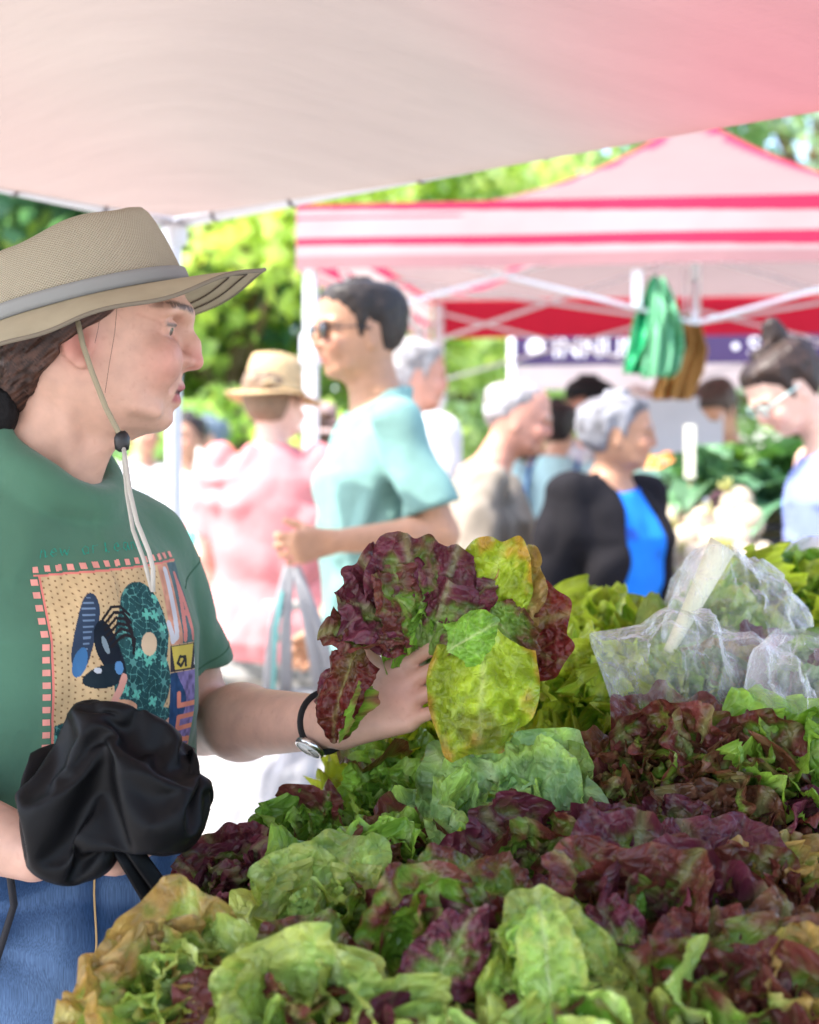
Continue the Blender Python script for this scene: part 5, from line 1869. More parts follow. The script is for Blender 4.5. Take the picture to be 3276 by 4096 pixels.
GLY = {
    'J': [[(.1, .25), (.3, 0), (.6, .05), (.7, .3), (.7, 1)]], 'A': [[(0, 0), (.5, 1), (1, 0)], [(.2, .4), (.8, .4)]],
    'Z': [[(0, 1), (1, 1), (0, 0), (1, 0)]], 'H': [[(0, 0), (0, 1)], [(1, 0), (1, 1)], [(0, .5), (1, .5)]],
    'E': [[(1, 0), (0, 0), (0, 1), (1, 1)], [(0, .5), (.8, .5)]], 'R': [[(0, 0), (0, 1), (.9, 1), (.9, .5), (0, .5)], [(.4, .5), (1, 0)]],
    'I': [[(.5, 0), (.5, 1)]], 'T': [[(0, 1), (1, 1)], [(.5, 1), (.5, 0)]], 'G': [[(1, 1), (0, 1), (0, 0), (1, 0), (1, .45), (.5, .45)]],
    'n': [[(0, 0), (.1, .55)], [(.1, .4), (.45, .55), (.6, .4), (.65, 0), (.9, .1)]], 'e': [[(.1, .3), (.8, .35), (.6, .58), (.25, .5), (.1, .2), (.4, 0), (.9, .15)]],
    'w': [[(0, .55), (.2, 0), (.45, .4), (.65, 0), (.9, .55)]], 'o': [[(.5, .55), (.1, .35), (.2, 0), (.7, .05), (.8, .4), (.5, .55)]],
    'r': [[(0, 0), (.15, .55), (.35, .45), (.7, .55)]], 'l': [[(.2, 0), (.5, 1), (.3, .9), (.3, .1), (.6, .0)]],
    'a': [[(.8, .5), (.3, .55), (.1, .2), (.4, 0), (.8, .45), (.85, .0)]], 's': [[(.8, .5), (.3, .45), (.7, .2), (.2, 0)]], 'd': [[(.7, .5), (.2, .4), (.1, .1), (.5, 0), (.85, 1.0), (.75, .0)]],
}
colr = np.tile(GRN, (NA, NB, 1)); ink = np.zeros((NA, NB), bool)


def put(mask, c, var=0):
    c = np.asarray(c, float)
    colr[mask] = c * (1 if not var else 1 + var * noise3(np.stack([A_, B_, A_ * 0], -1)[mask], 60)[:, None])
    ink[mask] = True


X, Y_ = A_ * PW * 1000, B_ * PH * 1000            # millimetres: 252 wide, 335 tall
fy = 34 - .06 * X                                  # top of the frame, a little lower on the left
body_ = (Y_ > fy) & (X > 20) & (X < 246) & (Y_ < 330)
put(body_, (.62, .44, .24), .08)
hx, hy = X / 6.5, Y_ / 6.5
dots = ((hx % 1 - .5) ** 2 + ((hy + (np.floor(hx) % 2) * .5) % 1 - .5) ** 2) < .025
put(body_ & dots, (.22, .12, .05))
coralc = (.74, .22, .18)
put((np.abs(Y_ - fy) < 1.4) & (X > 14) & (X < 246), coralc)
put((np.abs(X - 20) < 1.4) & (Y_ > fy) & (Y_ < 330), coralc)
put((((X - 14) % 12.5) < 7) & (Y_ < fy - 2.5) & (Y_ > fy - 10) & (X > 12) & (X < 240), (.82, .34, .28))
put((((Y_ - 36) % 13) < 7.5) & (X > 10) & (X < 18) & (Y_ > 36) & (Y_ < 330), (.82, .34, .28))


def ellm(cx, cy, rx, ry, rot=0):
    a = math.radians(rot)
    u, w = (X - cx) * math.cos(a) + (Y_ - cy) * math.sin(a), -(X - cx) * math.sin(a) + (Y_ - cy) * math.cos(a)
    return (u / rx) ** 2 + (w / ry) ** 2 < 1


def crosses(mask, c, seed, n, r):
    q = random.Random(seed)
    for _ in range(n):
        cx, cy, a = q.uniform(15, 200), q.uniform(30, 330), q.uniform(0, 1.5)
        u, w = (X - cx) * math.cos(a) + (Y_ - cy) * math.sin(a), -(X - cx) * math.sin(a) + (Y_ - cy) * math.cos(a)
        put(mask & (((np.abs(u) < r) & (np.abs(w) < r * .33)) | ((np.abs(w) < r) & (np.abs(u) < r * .33))), c)


TEAL = (.018, .075, .08)
g1 = ellm(122, 100, 33, 58, 0) | ellm(118, 150, 40, 40)
g2 = ((Y_ > 165 + .28 * np.abs(X - 100)) & (X > 22) & (X < 172)) | ellm(96, 190, 34, 22, -30)
g3 = ellm(172, 215, 26, 60, 10)
put((g1 | g2 | g3) & body_, TEAL, .25)
crosses((g1 | g2) & body_, (.14, .52, .40), 3, 90, 6)
wig = np.abs(np.sin(X * .45 + 2 * np.sin(Y_ * .25)) + np.sin(Y_ * .5 + 1.5 * np.sin(X * .3))) < .16
put((g1 | g2) & body_ & wig, (.10, .30, .27))
put(ellm(127, 108, 10.5, 12.5), (.70, .52, .34))
put(ellm(55, 92, 12, 42, 14), (.03, .05, .09)); put(ellm(53, 92, 9, 38, 14) & ((Y_ % 6) < 2) & (X > 52), (.15, .22, .33))
put(ellm(48, 122, 7, 16, 20), (.05, .16, .34))
put(ellm(80, 112, 13, 34, -16), (.008, .014, .025)); put(ellm(77, 106, 3, 10, -16), (.25, .32, .36))
put(ellm(72, 137, 24, 11, -12), (.008, .02, .03)); put(ellm(64, 131, 4, 3), (.55, .60, .65)); put(ellm(88, 130, 5, 7, 20), (.10, .26, .50))
for i in range(6):
    arc = [(74 + 2 * i, 78 + 6 * i), (84 + 3 * i, 66 + 6 * i), (96 + 2.5 * i, 66 + 7 * i), (106, 76 + 8 * i)]
    put(strokes([arc], X, Y_) < 1.6, (.015, .012, .015))
put(ellm(88, 170, 22, 8, 10), (.68, .36, .22)); put(strokes([[(92, 140), (80, 158), (74, 172)]], X, Y_) < 4, (.74, .36, .28))
gt = ellm(118, 250, 50, 52, 20)
put(gt & body_, (.64, .46, .26), .1); put(gt & body_ & dots, (.2, .12, .05))
put(ellm(124, 262, 31, 38, 12), (.05, .07, .04))
ar = ellm(122, 260, 34, 42, 12) & ~ellm(124, 263, 27, 35, 12) & (Y_ < 275)
put(ar, (.62, .55, .06))
put(ellm(124, 262, 24, 30, 12) & (((X + Y_) % 7) < 2), (.25, .30, .12))
put((X > 152) & (X < 168) & (Y_ > 190) & (Y_ < 330) & (((X * .6 + Y_) % 22) < 12), (.62, .34, .24))
# lettering block on the right
blk = (X > 158) & (X < 246)
put(blk & (Y_ > fy + 2) & (Y_ < 112), (.62, .30, .20), .2)
put(blk & (X > 178) & (Y_ > fy + 2) & (Y_ < 112), (.09, .16, .17), .2)
put(blk & (X > 200) & (Y_ > 70) & (Y_ < 112), (.28, .19, .40), .3)


def glyph(ch, x0, y0, w, h, th, c, rot=False, shear=0.0):
    if rot:        # read from bottom to top
        gx, gy = (y0 - Y_) / w, (X - x0) / h
    else:
        gx, gy = (X - x0) / w, (y0 - Y_) / h
    gx = gx - shear * gy
    d = strokes([[(px_ * w, py_ * h) for px_, py_ in l] for l in GLY[ch]], gx * w, gy * h)
    put((d < th), c)


glyph('J', 156, 108, 20, 76, 3.6, (.62, .62, .66)); glyph('A', 182, 108, 15, 70, 3.2, (.66, .24, .20))
glyph('Z', 201, 108, 16, 72, 3.0, (.70, .42, .20)); glyph('Z', 223, 108, 16, 72, 3.4, (.74, .55, .06))
put(blk & (Y_ > 113) & (Y_ < 142), (.04, .035, .045))
put((Y_ > 114) & (Y_ < 140) & (X > 160 + (Y_ - 114) * .22) & (X < 196 - (Y_ - 114) * .22), (.66, .52, .10))
for ch, x0, c in (('a', 168, (.03, .03, .03)), ('n', 198, (.78, .76, .74)), ('d', 219, (.78, .76, .74))):
    glyph(ch, x0, 137, 17, 19, 1.7, c)
put(blk & (Y_ > 143) & (Y_ < 330), (.20, .16, .34), .5)
put(blk & (X < 176 + 8 * np.sin(Y_ * .08)) & (Y_ > 143), (.02, .06, .15), .3)
hc_ = lambda x: np.stack([.70 + 0 * x, .24 + .22 * sstep(180, 244, x), .16 - .05 * sstep(180, 244, x)], -1)
y0 = 352
for ch in 'HERITAGE':
    w = 20 if ch != 'I' else 8
    before = colr.copy(), ink.copy()
    tmp = colr.copy()
    glyph(ch, 172, y0, w - 7, 68, 3.0, (9, 9, 9), rot=True)
    mk = (colr[..., 0] > 5)
    colr[mk] = hc_(X[mk])
    y0 -= w + 6.2
# script line above the frame
x0 = 24
for ch in 'new orleans':
    if ch == ' ':
        x0 += 10; continue
    w = 9.5 if ch not in 'w' else 12
    glyph(ch, x0, fy - 18 + 0 * X, w, 15, .85, (.02, .34, .24), shear=.25)
    x0 += w + 2.0
# wear: the ink is a little faded and cracked
wear = .9 + .12 * noise3(np.stack([A_ * 6, B_ * 6, A_ * 0], -1), 3.)
colr *= wear[..., None]
org = BO + BF * .5
pts = np.full((NA, NB, 3), np.nan)
L0 = -.076
for i in range(NA):
    for j in range(NB):
        if not ink[i, j]: continue
        o_ = org + BL * (L0 + PW * A_[i, j]) + UPV * (TOPZ - PH * B_[i, j])
        h_, nn, _, _ = bvh.ray_cast(Vector(o_), Vector(-BF))
        if h_ is not None:
            pts[i, j] = np.array(h_) + np.array(nn) * .0007 * (1 if nn.dot(Vector(BF)) > 0 else -1)
ok = ~np.isnan(pts[..., 0])
idx = -np.ones((NA, NB), int); idx[ok] = np.arange(ok.sum())
q4 = np.stack([idx[:-1, :-1], idx[:-1, 1:], idx[1:, 1:], idx[1:, :-1]], -1).reshape(-1, 4)
q4 = q4[(q4 >= 0).all(1)]
pv = pts[ok]
el = np.max([np.linalg.norm(pv[q4[:, a]] - pv[q4[:, (a + 1) % 4]], axis=1) for a in range(4)], axis=0)
q4 = q4[el < .008]
mesh('shirt_print', pv, q4, MT['print'], shirt, col=colr[ok])

# ---- jeans, belt pouch strap, shoes
jn = Field()
jf = loft([.64, .74, .84, .94, .965], np.array([.165, .190, .186, .168, .165]), np.array([.115, .135, .130, .122, .12]), [0, -.01, 0, .005, .005])
jn.fn(lambda q: jf((q - BO) @ BM.T), WT(0, 0, .8), .30, .03)
for sg in (1, -1):
    hp, kn, an = WT(.005, sg * .092, .74), WT(.02, sg * .10, .44), WT(-.02, sg * .10, .08)
    jn.cap(hp, kn, .100, .075, .03).cap(kn, an, .074, .062, .03)
jn.fn(lambda q: .06 - q[:, 2], (0, 0, 0), 9, 0, 'i')
jn.fn(lambda q: q[:, 2] - .955, (0, 0, 0), 9, 0, 'i')


def jfold(q):
    p = (q - BO) @ BM.T
    return .004 * np.sin(p[:, 2] * 70 + 22 * p[:, 1] + 4 * noise3(p, 9)) * sstep(.70, .80, p[:, 2]) + .004 * noise3(p, 16)


jn.fn(jfold, (0, 0, 0), 9, 0, 'd')
v, f = jn.surface(.005)
v = relax(v, f, 1)
p = (v - BO) @ BM.T
fade = sstep(.10, .02, np.abs(p[:, 1] + .07 + .02 * noise3(p, 20))) * sstep(.88, .74, p[:, 2]) * .75 + .25 * sstep(.4, 1, np.sin(p[:, 2] * 70 + 22 * p[:, 1] + 4 * noise3(p, 9))) * sstep(.74, .82, p[:, 2]) + .35 * noise3(p * np.array([1, 1, .25]), 45)
dn = bpy.data.materials.new('denim'); dn.use_nodes = True
N, L = dn.node_tree.nodes, dn.node_tree.links
b = N['Principled BSDF']; b.inputs['Roughness'].default_value = .9; b.inputs['Specular IOR Level'].default_value = .1
an_ = N.new('ShaderNodeAttribute'); an_.attribute_name = 'Col'
tcn = N.new('ShaderNodeTexCoord'); mpn = N.new('ShaderNodeMapping'); mpn.inputs['Scale'].default_value = (900, 900, 30)
L.new(tcn.outputs['Object'], mpn.inputs['Vector'])
nz = N.new('ShaderNodeTexNoise'); nz.inputs['Scale'].default_value = 1; nz.inputs['Detail'].default_value = 3; L.new(mpn.outputs['Vector'], nz.inputs['Vector'])
mrn = N.new('ShaderNodeMapRange'); mrn.inputs['From Min'].default_value = .3; mrn.inputs['From Max'].default_value = .7; mrn.inputs['To Min'].default_value = .72; mrn.inputs['To Max'].default_value = 1.3
L.new(nz.outputs['Fac'], mrn.inputs['Value'])
vm = N.new('ShaderNodeVectorMath'); vm.operation = 'SCALE'; L.new(an_.outputs['Color'], vm.inputs[0]); L.new(mrn.outputs['Result'], vm.inputs['Scale'])
L.new(vm.outputs['Vector'], b.inputs['Base Color'])
bpn = N.new('ShaderNodeBump'); bpn.inputs['Strength'].default_value = .2; bpn.inputs['Distance'].default_value = .0006; L.new(nz.outputs['Fac'], bpn.inputs['Height']); L.new(bpn.outputs['Normal'], b.inputs['Normal'])
jeans = mesh('jeans', v, f, dn, woman, col=mixc((.022, .055, .135), (.14, .23, .40), np.clip(.12 + fade, 0, 1)))
jb = BVHTree.FromPolygons([tuple(x) for x in v], [tuple(int(i) for i in q) for q in f])


def on(bv, l, u, off=.004, f0=.5):
    h_, nn, _, _ = bv.ray_cast(Vector(BO + BL * l + UPV * u + BF * f0), Vector(-BF))
    return (np.array(h_) + np.array(nn) * off) if h_ is not None else None


stm_ = material('jeans_thread', (.50, .34, .16), .8, .2)
sm = MB()
for l0, z0, l1, z1 in ((.10, .91, .155, .80), (.002, .93, .004, .74), (-.10, .91, -.155, .80)):
    pp_ = [on(jb, l0 + (l1 - l0) * t, z0 + (z1 - z0) * t, .0016) for t in np.linspace(0, 1, 16)]
    pp_ = [x for x in pp_ if x is not None]
    if len(pp_) > 2: sm.tube(pp_, .0012, 5)
if sm.v: sm.build('seam', stm_, jeans, True)
strapm = material('grey_webbing', (.20, .20, .23), .7, .25, weave=(350, .7), var=.1)
sp = []
for l in np.linspace(-.15, .14, 30):
    q_ = on(jb, l, .925 + .012 * math.cos(l * 12), .010)
    if q_ is None: continue
    sp.append(q_)
MB().tube(sp, .017, 8, flat=.18, up=V(0, 0, 1)).build('waist_strap', strapm, woman, True)
for sg in (1, -1):
    G2 = Field()
    G2.cap(WT(-.03, sg * .102, .045), WT(.15, sg * .125, .032), .043, .038, .03).cap(WT(-.02, sg * .10, .09), WT(-.02, sg * .10, .07), .045, .045, .02)
    G2.fn(lambda q: .002 - q[:, 2], (0, 0, 0), 9, 0, 'i')
    v, f = G2.surface(.008)
    mesh('shoe', v, f, MT['cloth'], woman, col=np.tile((.12, .10, .09), (len(v), 1)))

# ---- wrist watch on the far arm
wt_ = empty('wrist_watch', wrL, 'black strapped wrist watch with a white round face', 'watch')
ad = unit(wrL - elL)
wc = wrL - ad * .020
sx = unit(np.cross(ad, V(0, 1, 0))); sy = np.cross(ad, sx)
MB().tube([wc + .0285 * (math.cos(a) * sx + math.sin(a) * sy) for a in np.linspace(0, 2 * math.pi, 40)], .0072, 8, flat=.22, up=ad, cap=False).build('watch_strap', material('black_strap', (.012, .012, .014), .6, .3), wt_, True)
fd = unit(V(.10, -.90, -.42) - ad * (V(.10, -.90, -.42) @ ad))
fx = unit(np.cross(ad, fd))
wf = wc + fd * .0300
MB().lathe(wf, [(.0165, 0), (.0175, .003), (.0165, .0065), (.0145, .007), (.0142, .0056), (0, .0056)], 32, (ad, fx, fd)).build('watch_case', material('watch_steel', (.6, .6, .6), .25, .5, metal=1.0), wt_, True)
MB().lathe(wf + fd * .0058, [(.0138, 0), (.0138, .0006), (0, .0007)], 32, (ad, fx, fd)).build('watch_dial', material('watch_dial', (.82, .83, .82), .3, .5), wt_, True)
hd_ = MB().bar(wf + fd * .0068, wf + fd * .0068 + ad * .008, .0012, .0004).bar(wf + fd * .0068, wf + fd * .0068 + fx * .010, .001, .0004)
hd_.build('watch_hand', MT['dark'], wt_)

# ---- black crumpled bag hanging over her near hand
nylon = material('black_nylon', (.0035, .0035, .0045), .50, .17, bump=(140, .2, .001), var=.2, vscale=18)
bbag = empty('black_bag', P(115, 850, 1.35), 'crumpled black nylon bag held in front of the printed shirt', 'bag')
bo_ = mesh('bag_body', BLACK_BAG[0], BLACK_BAG[1], nylon, bbag)
sm_ = bo_.modifiers.new('smooth', 'SUBSURF'); sm_.levels = sm_.render_levels = 1
st2 = MB()
for pts_ in ([(118, 845), (132, 868), (146, 892), (156, 915), (160, 950)], [(128, 842), (142, 862), (158, 884), (172, 905), (180, 940)]):
    st2.tube([P(x, y, 1.33 + .006 * i) for i, (x, y) in enumerate(pts_)], .0085, 8, flat=.25, up=V(.6, -.8, .3))
st2.build('bag_strap', nylon, bbag, True)
# shoulder-bag strap and grey bag corner that show at the left edge
gbag = empty('shoulder_bag', P(-60, 880, 1.40), 'grey blue bag with a dark cord at the hip beside the jeans', 'bag')
gf = Field()
gf.cap(P(-150, 790, 1.52), P(8, 782, 1.50), .020, .017, .02)
gf.fn(lambda q: .003 * noise3(q, 40), (0, 0, 0), 9, 0, 'd')
v, f = gf.surface(.005)
mesh('bag_flap', v, f, material('grey_blue_cloth', (.17, .18, .23), .8, .2, bump=(40, .4, .003), weave=(300, .4)), gbag)
MB().tube([P(-30, 800, 1.49), P(8, 860, 1.40), P(14, 905, 1.46), P(0, 950, 1.47), P(-20, 1010, 1.48)], .004, 8).build('bag_cord', MT['dark'], gbag, True)
# ------------------------------------------------------------------ lettuce
KINDS = {   # rib, blade, margin, strength of margin colour, where it starts, frill count, frill size, blister
    'green':  dict(rib=(.42, .50, .22), blade=(.135, .285, .030), edge=(.22, .38, .05), e0=.70, fr=9, fa=.10, bl=.05),
    'bright': dict(rib=(.50, .56, .22), blade=(.26, .46, .03), edge=(.42, .50, .05), e0=.50, fr=12, fa=.12, bl=.06),
    'pale':   dict(rib=(.48, .56, .34), blade=(.19, .34, .12), edge=(.27, .42, .09), e0=.75, fr=8, fa=.07, bl=.06),
    'butter': dict(rib=(.52, .60, .34), blade=(.31, .48, .11), edge=(.34, .40, .09), e0=.72, fr=6, fa=.09, bl=.055),
    'red':    dict(rib=(.36, .44, .16), blade=(.16, .33, .035), edge=(.12, .028, .026), e0=.50, fr=6, fa=.10, bl=.06),
    'purple': dict(rib=(.36, .42, .20), blade=(.17, .29, .05), edge=(.115, .022, .042), e0=.38, fr=5, fa=.09, bl=.06),
    'brown':  dict(rib=(.36, .42, .16), blade=(.18, .32, .045), edge=(.125, .046, .028), e0=.46, fr=7, fa=.10, bl=.07),
    'bronze': dict(rib=(.46, .54, .20), blade=(.24, .37, .060), edge=(.33, .21, .07), e0=.58, fr=8, fa=.11, bl=.05),
    'gold':   dict(rib=(.52, .60, .18), blade=(.34, .46, .030), edge=(.40, .24, .035), e0=.80, fr=6, fa=.07, bl=.06),
    'wine':   dict(rib=(.36, .32, .12), blade=(.17, .10, .030), edge=(.14, .016, .016), e0=.30, fr=4, fa=.06, bl=.06),
}


def leaf(base, tip, nrm, wid, kind, rng, bend=.6, cup=.3, frill=1.0, nt=22, nph=46, tone=1.0, shift=0.0, roll=0.0, crease=None, spot=0.0):
    K = KINDS[kind]
    base, tip = np.asarray(base, float), np.asarray(tip, float)
    ax = tip - base
    Ln = np.linalg.norm(ax); ax = ax / Ln
    n0 = np.asarray(nrm, float); n0 = unit(n0 - ax * (n0 @ ax)); sd = np.cross(n0, ax)
    if roll:
        n0, sd = n0 * math.cos(roll) + sd * math.sin(roll), sd * math.cos(roll) - n0 * math.sin(roll)
    t, ph = np.meshgrid(np.linspace(0.02, 1, nt) ** .8, np.linspace(-1, 1, nph), indexing='ij')
    PHI = 1.22
    o = rng.random(8) * 6.28
    lob = 1 + .045 * np.sin(5.3 * ph + o[0]) + .03 * np.sin(13 * ph + o[1]) * t ** 2 + .012 * np.sin(23 * ph + o[2]) * t ** 4 * frill
    R = (1 - .34 * np.abs(ph) ** 2.2) * lob
    x = t * R * np.cos(ph * PHI * (.75 + .25 * t))
    y = t * R * np.sin(ph * PHI * (.75 + .25 * t)) / .80
    wn_ = wid / Ln
    fr = K['fr'] * (.85 + .3 * rng.random())
    A = K['fa'] * frill
    P3 = np.stack([x * 2.2 + o[0], y * 2.2 * wn_ + o[1], np.full_like(x, o[2])], -1)
    nz1 = noise3(P3, 1.4); nz2 = noise3(P3, 4.2); nz3 = noise3(P3 + 9, 9.5); nz4 = noise3(P3 + 5, 19)
    edge = t ** 2.6
    z = A * edge * (np.sin(fr * ph + o[3] + 1.5 * nz1) + .55 * np.sin(2.3 * fr * ph + o[4] + nz2) * t ** 2 + .28 * np.sin(5.1 * fr * ph + o[5]) * t ** 5)
    z += .16 * nz1 * t + K['bl'] * (nz2 * .8 + nz3 * .75 + .42 * nz4) * np.sqrt(t)
    z += cup * y * y * .9 + (rng.random() * .22 if crease is None else crease) * np.sqrt(y * y + .004)
    # ribs: the midrib and the side veins that fan out from it
    vein = np.exp(-(ph / (.055 / (t + .25))) ** 2) * (1 - .6 * t)
    vv_ = np.abs(np.sin((x - .75 * np.abs(y) * wn_) * 12.5 + .7 * nz2 + 1.3 * (ph > 0)))
    side = np.clip(1 - vv_ * 2.8, 0, 1) * (1 - .35 * t) * sstep(.02, .1, np.abs(ph))
    z -= .018 * vein + .020 * side * t
    u = np.clip(x, -.3, 1.4)
    bd_ = bend * (1 + .25 * (rng.random() - .5))
    if abs(bd_) > 1e-3:
        xc, zc = np.sin(bd_ * u) / bd_, (1 - np.cos(bd_ * u)) / bd_
        nx, nz_ = -np.sin(bd_ * u), np.cos(bd_ * u)
    else:
        xc, zc, nx, nz_ = u, 0 * u, 0 * u, 1 + 0 * u
    xx, zz = xc + nx * z * .9, zc + nz_ * z
    pts = base + Ln * (xx[..., None] * ax + zz[..., None] * n0) + wid * y[..., None] * sd
    # colour
    q = t + .30 * nz2 + .22 * nz1 + .14 * nz3 + shift
    e = sstep(K['e0'], min(K['e0'] + .42, 1.15), q)
    rb = np.clip(vein * 1.2 + .45 * side * (1 - .5 * t) + .35 * sstep(.35, 0, t), 0, 1)
    c = np.asarray(K['blade'])[None, None] * (1 + .28 * nz2 + .2 * nz3)[..., None]
    c = c * (1 - e[..., None]) + np.asarray(K['edge']) * (1 + .3 * nz3)[..., None] * e[..., None]
    c = c * (1 - .75 * rb[..., None]) + np.asarray(K['rib']) * .75 * rb[..., None]
    if spot:
        sp_ = spot * sstep(.20, .05, np.hypot(x - .78, y * .35) + .05 * nz3)
        c = c * (1 - sp_[..., None]) + np.array((.10, .07, .02)) * sp_[..., None]
    i, j = np.meshgrid(np.arange(nt - 1), np.arange(nph - 1), indexing='ij')
    f = np.stack([i * nph + j, i * nph + j + 1, (i + 1) * nph + j + 1, (i + 1) * nph + j], -1).reshape(-1, 4)
    return pts.reshape(-1, 3), f, np.concatenate([c.reshape(-1, 3) * tone, np.stack([(x * Ln + o[5] * .3).ravel(), (y * wid + o[6] * .3).ravel()], -1)], 1)


def lettuce(px, py, Y, R, kind, axis, seed, label, n=14, second=None, openness=1.0, frill=1.0, group=None, name='lettuce_head', tone=1.0, nt=26, nph=72):
    rng = np.random.default_rng(seed)
    c = P(px, py, Y)
    ax = unit(axis)
    a1 = unit(np.cross(ax, V(.3, .2, .9))); a2 = np.cross(ax, a1)
    root = c - ax * R * .62
    o = empty(name, root, label, 'lettuce', group)
    vs, fs, cs, k0 = [], [], [], 0
    for i in range(n):
        s = i / (n - 1)                         # 0 outer .. 1 heart
        az = i * 2.39996 + rng.random() * .5
        el = (1.42 - 1.22 * s ** .85) * openness + rng.normal() * .08
        rd = a1 * math.cos(az) + a2 * math.sin(az)
        d = unit(ax * math.cos(el) + rd * math.sin(el))
        nr = unit(ax * math.sin(el) - rd * math.cos(el))
        Ln = R * (1.36 - .42 * s) * (.88 + .24 * rng.random())
        kd = kind if second is None or rng.random() < .6 else second
        b_ = root + rd * R * .06 * (1 - s)
        v, f, col = leaf(b_, b_ + d * Ln, nr, Ln * (.62 + .16 * rng.random()), kd, rng, bend=(-.55 + 1.5 * s) + rng.normal() * .22, cup=.10 + .45 * s, frill=frill, nt=nt, nph=nph,
                         tone=tone * (.72 + .56 * rng.random()), shift=.12 * (1 - s) - .10 * s + .1 * rng.normal())
        vs.append(v); fs.append(f + k0); cs.append(col); k0 += len(v)
    cs = np.concatenate(cs)
    mesh('leaves', np.concatenate(vs), np.concatenate(fs), MT['leaf'], o, col=cs[:, :3], uv=cs[:, 3:])
    MB().lathe(root - ax * .012, [(.010, 0), (.014, .01), (.016, .03), (.008, .05)], 12, (a1, a2, ax)).build('core', core_m, o, True)
    return o


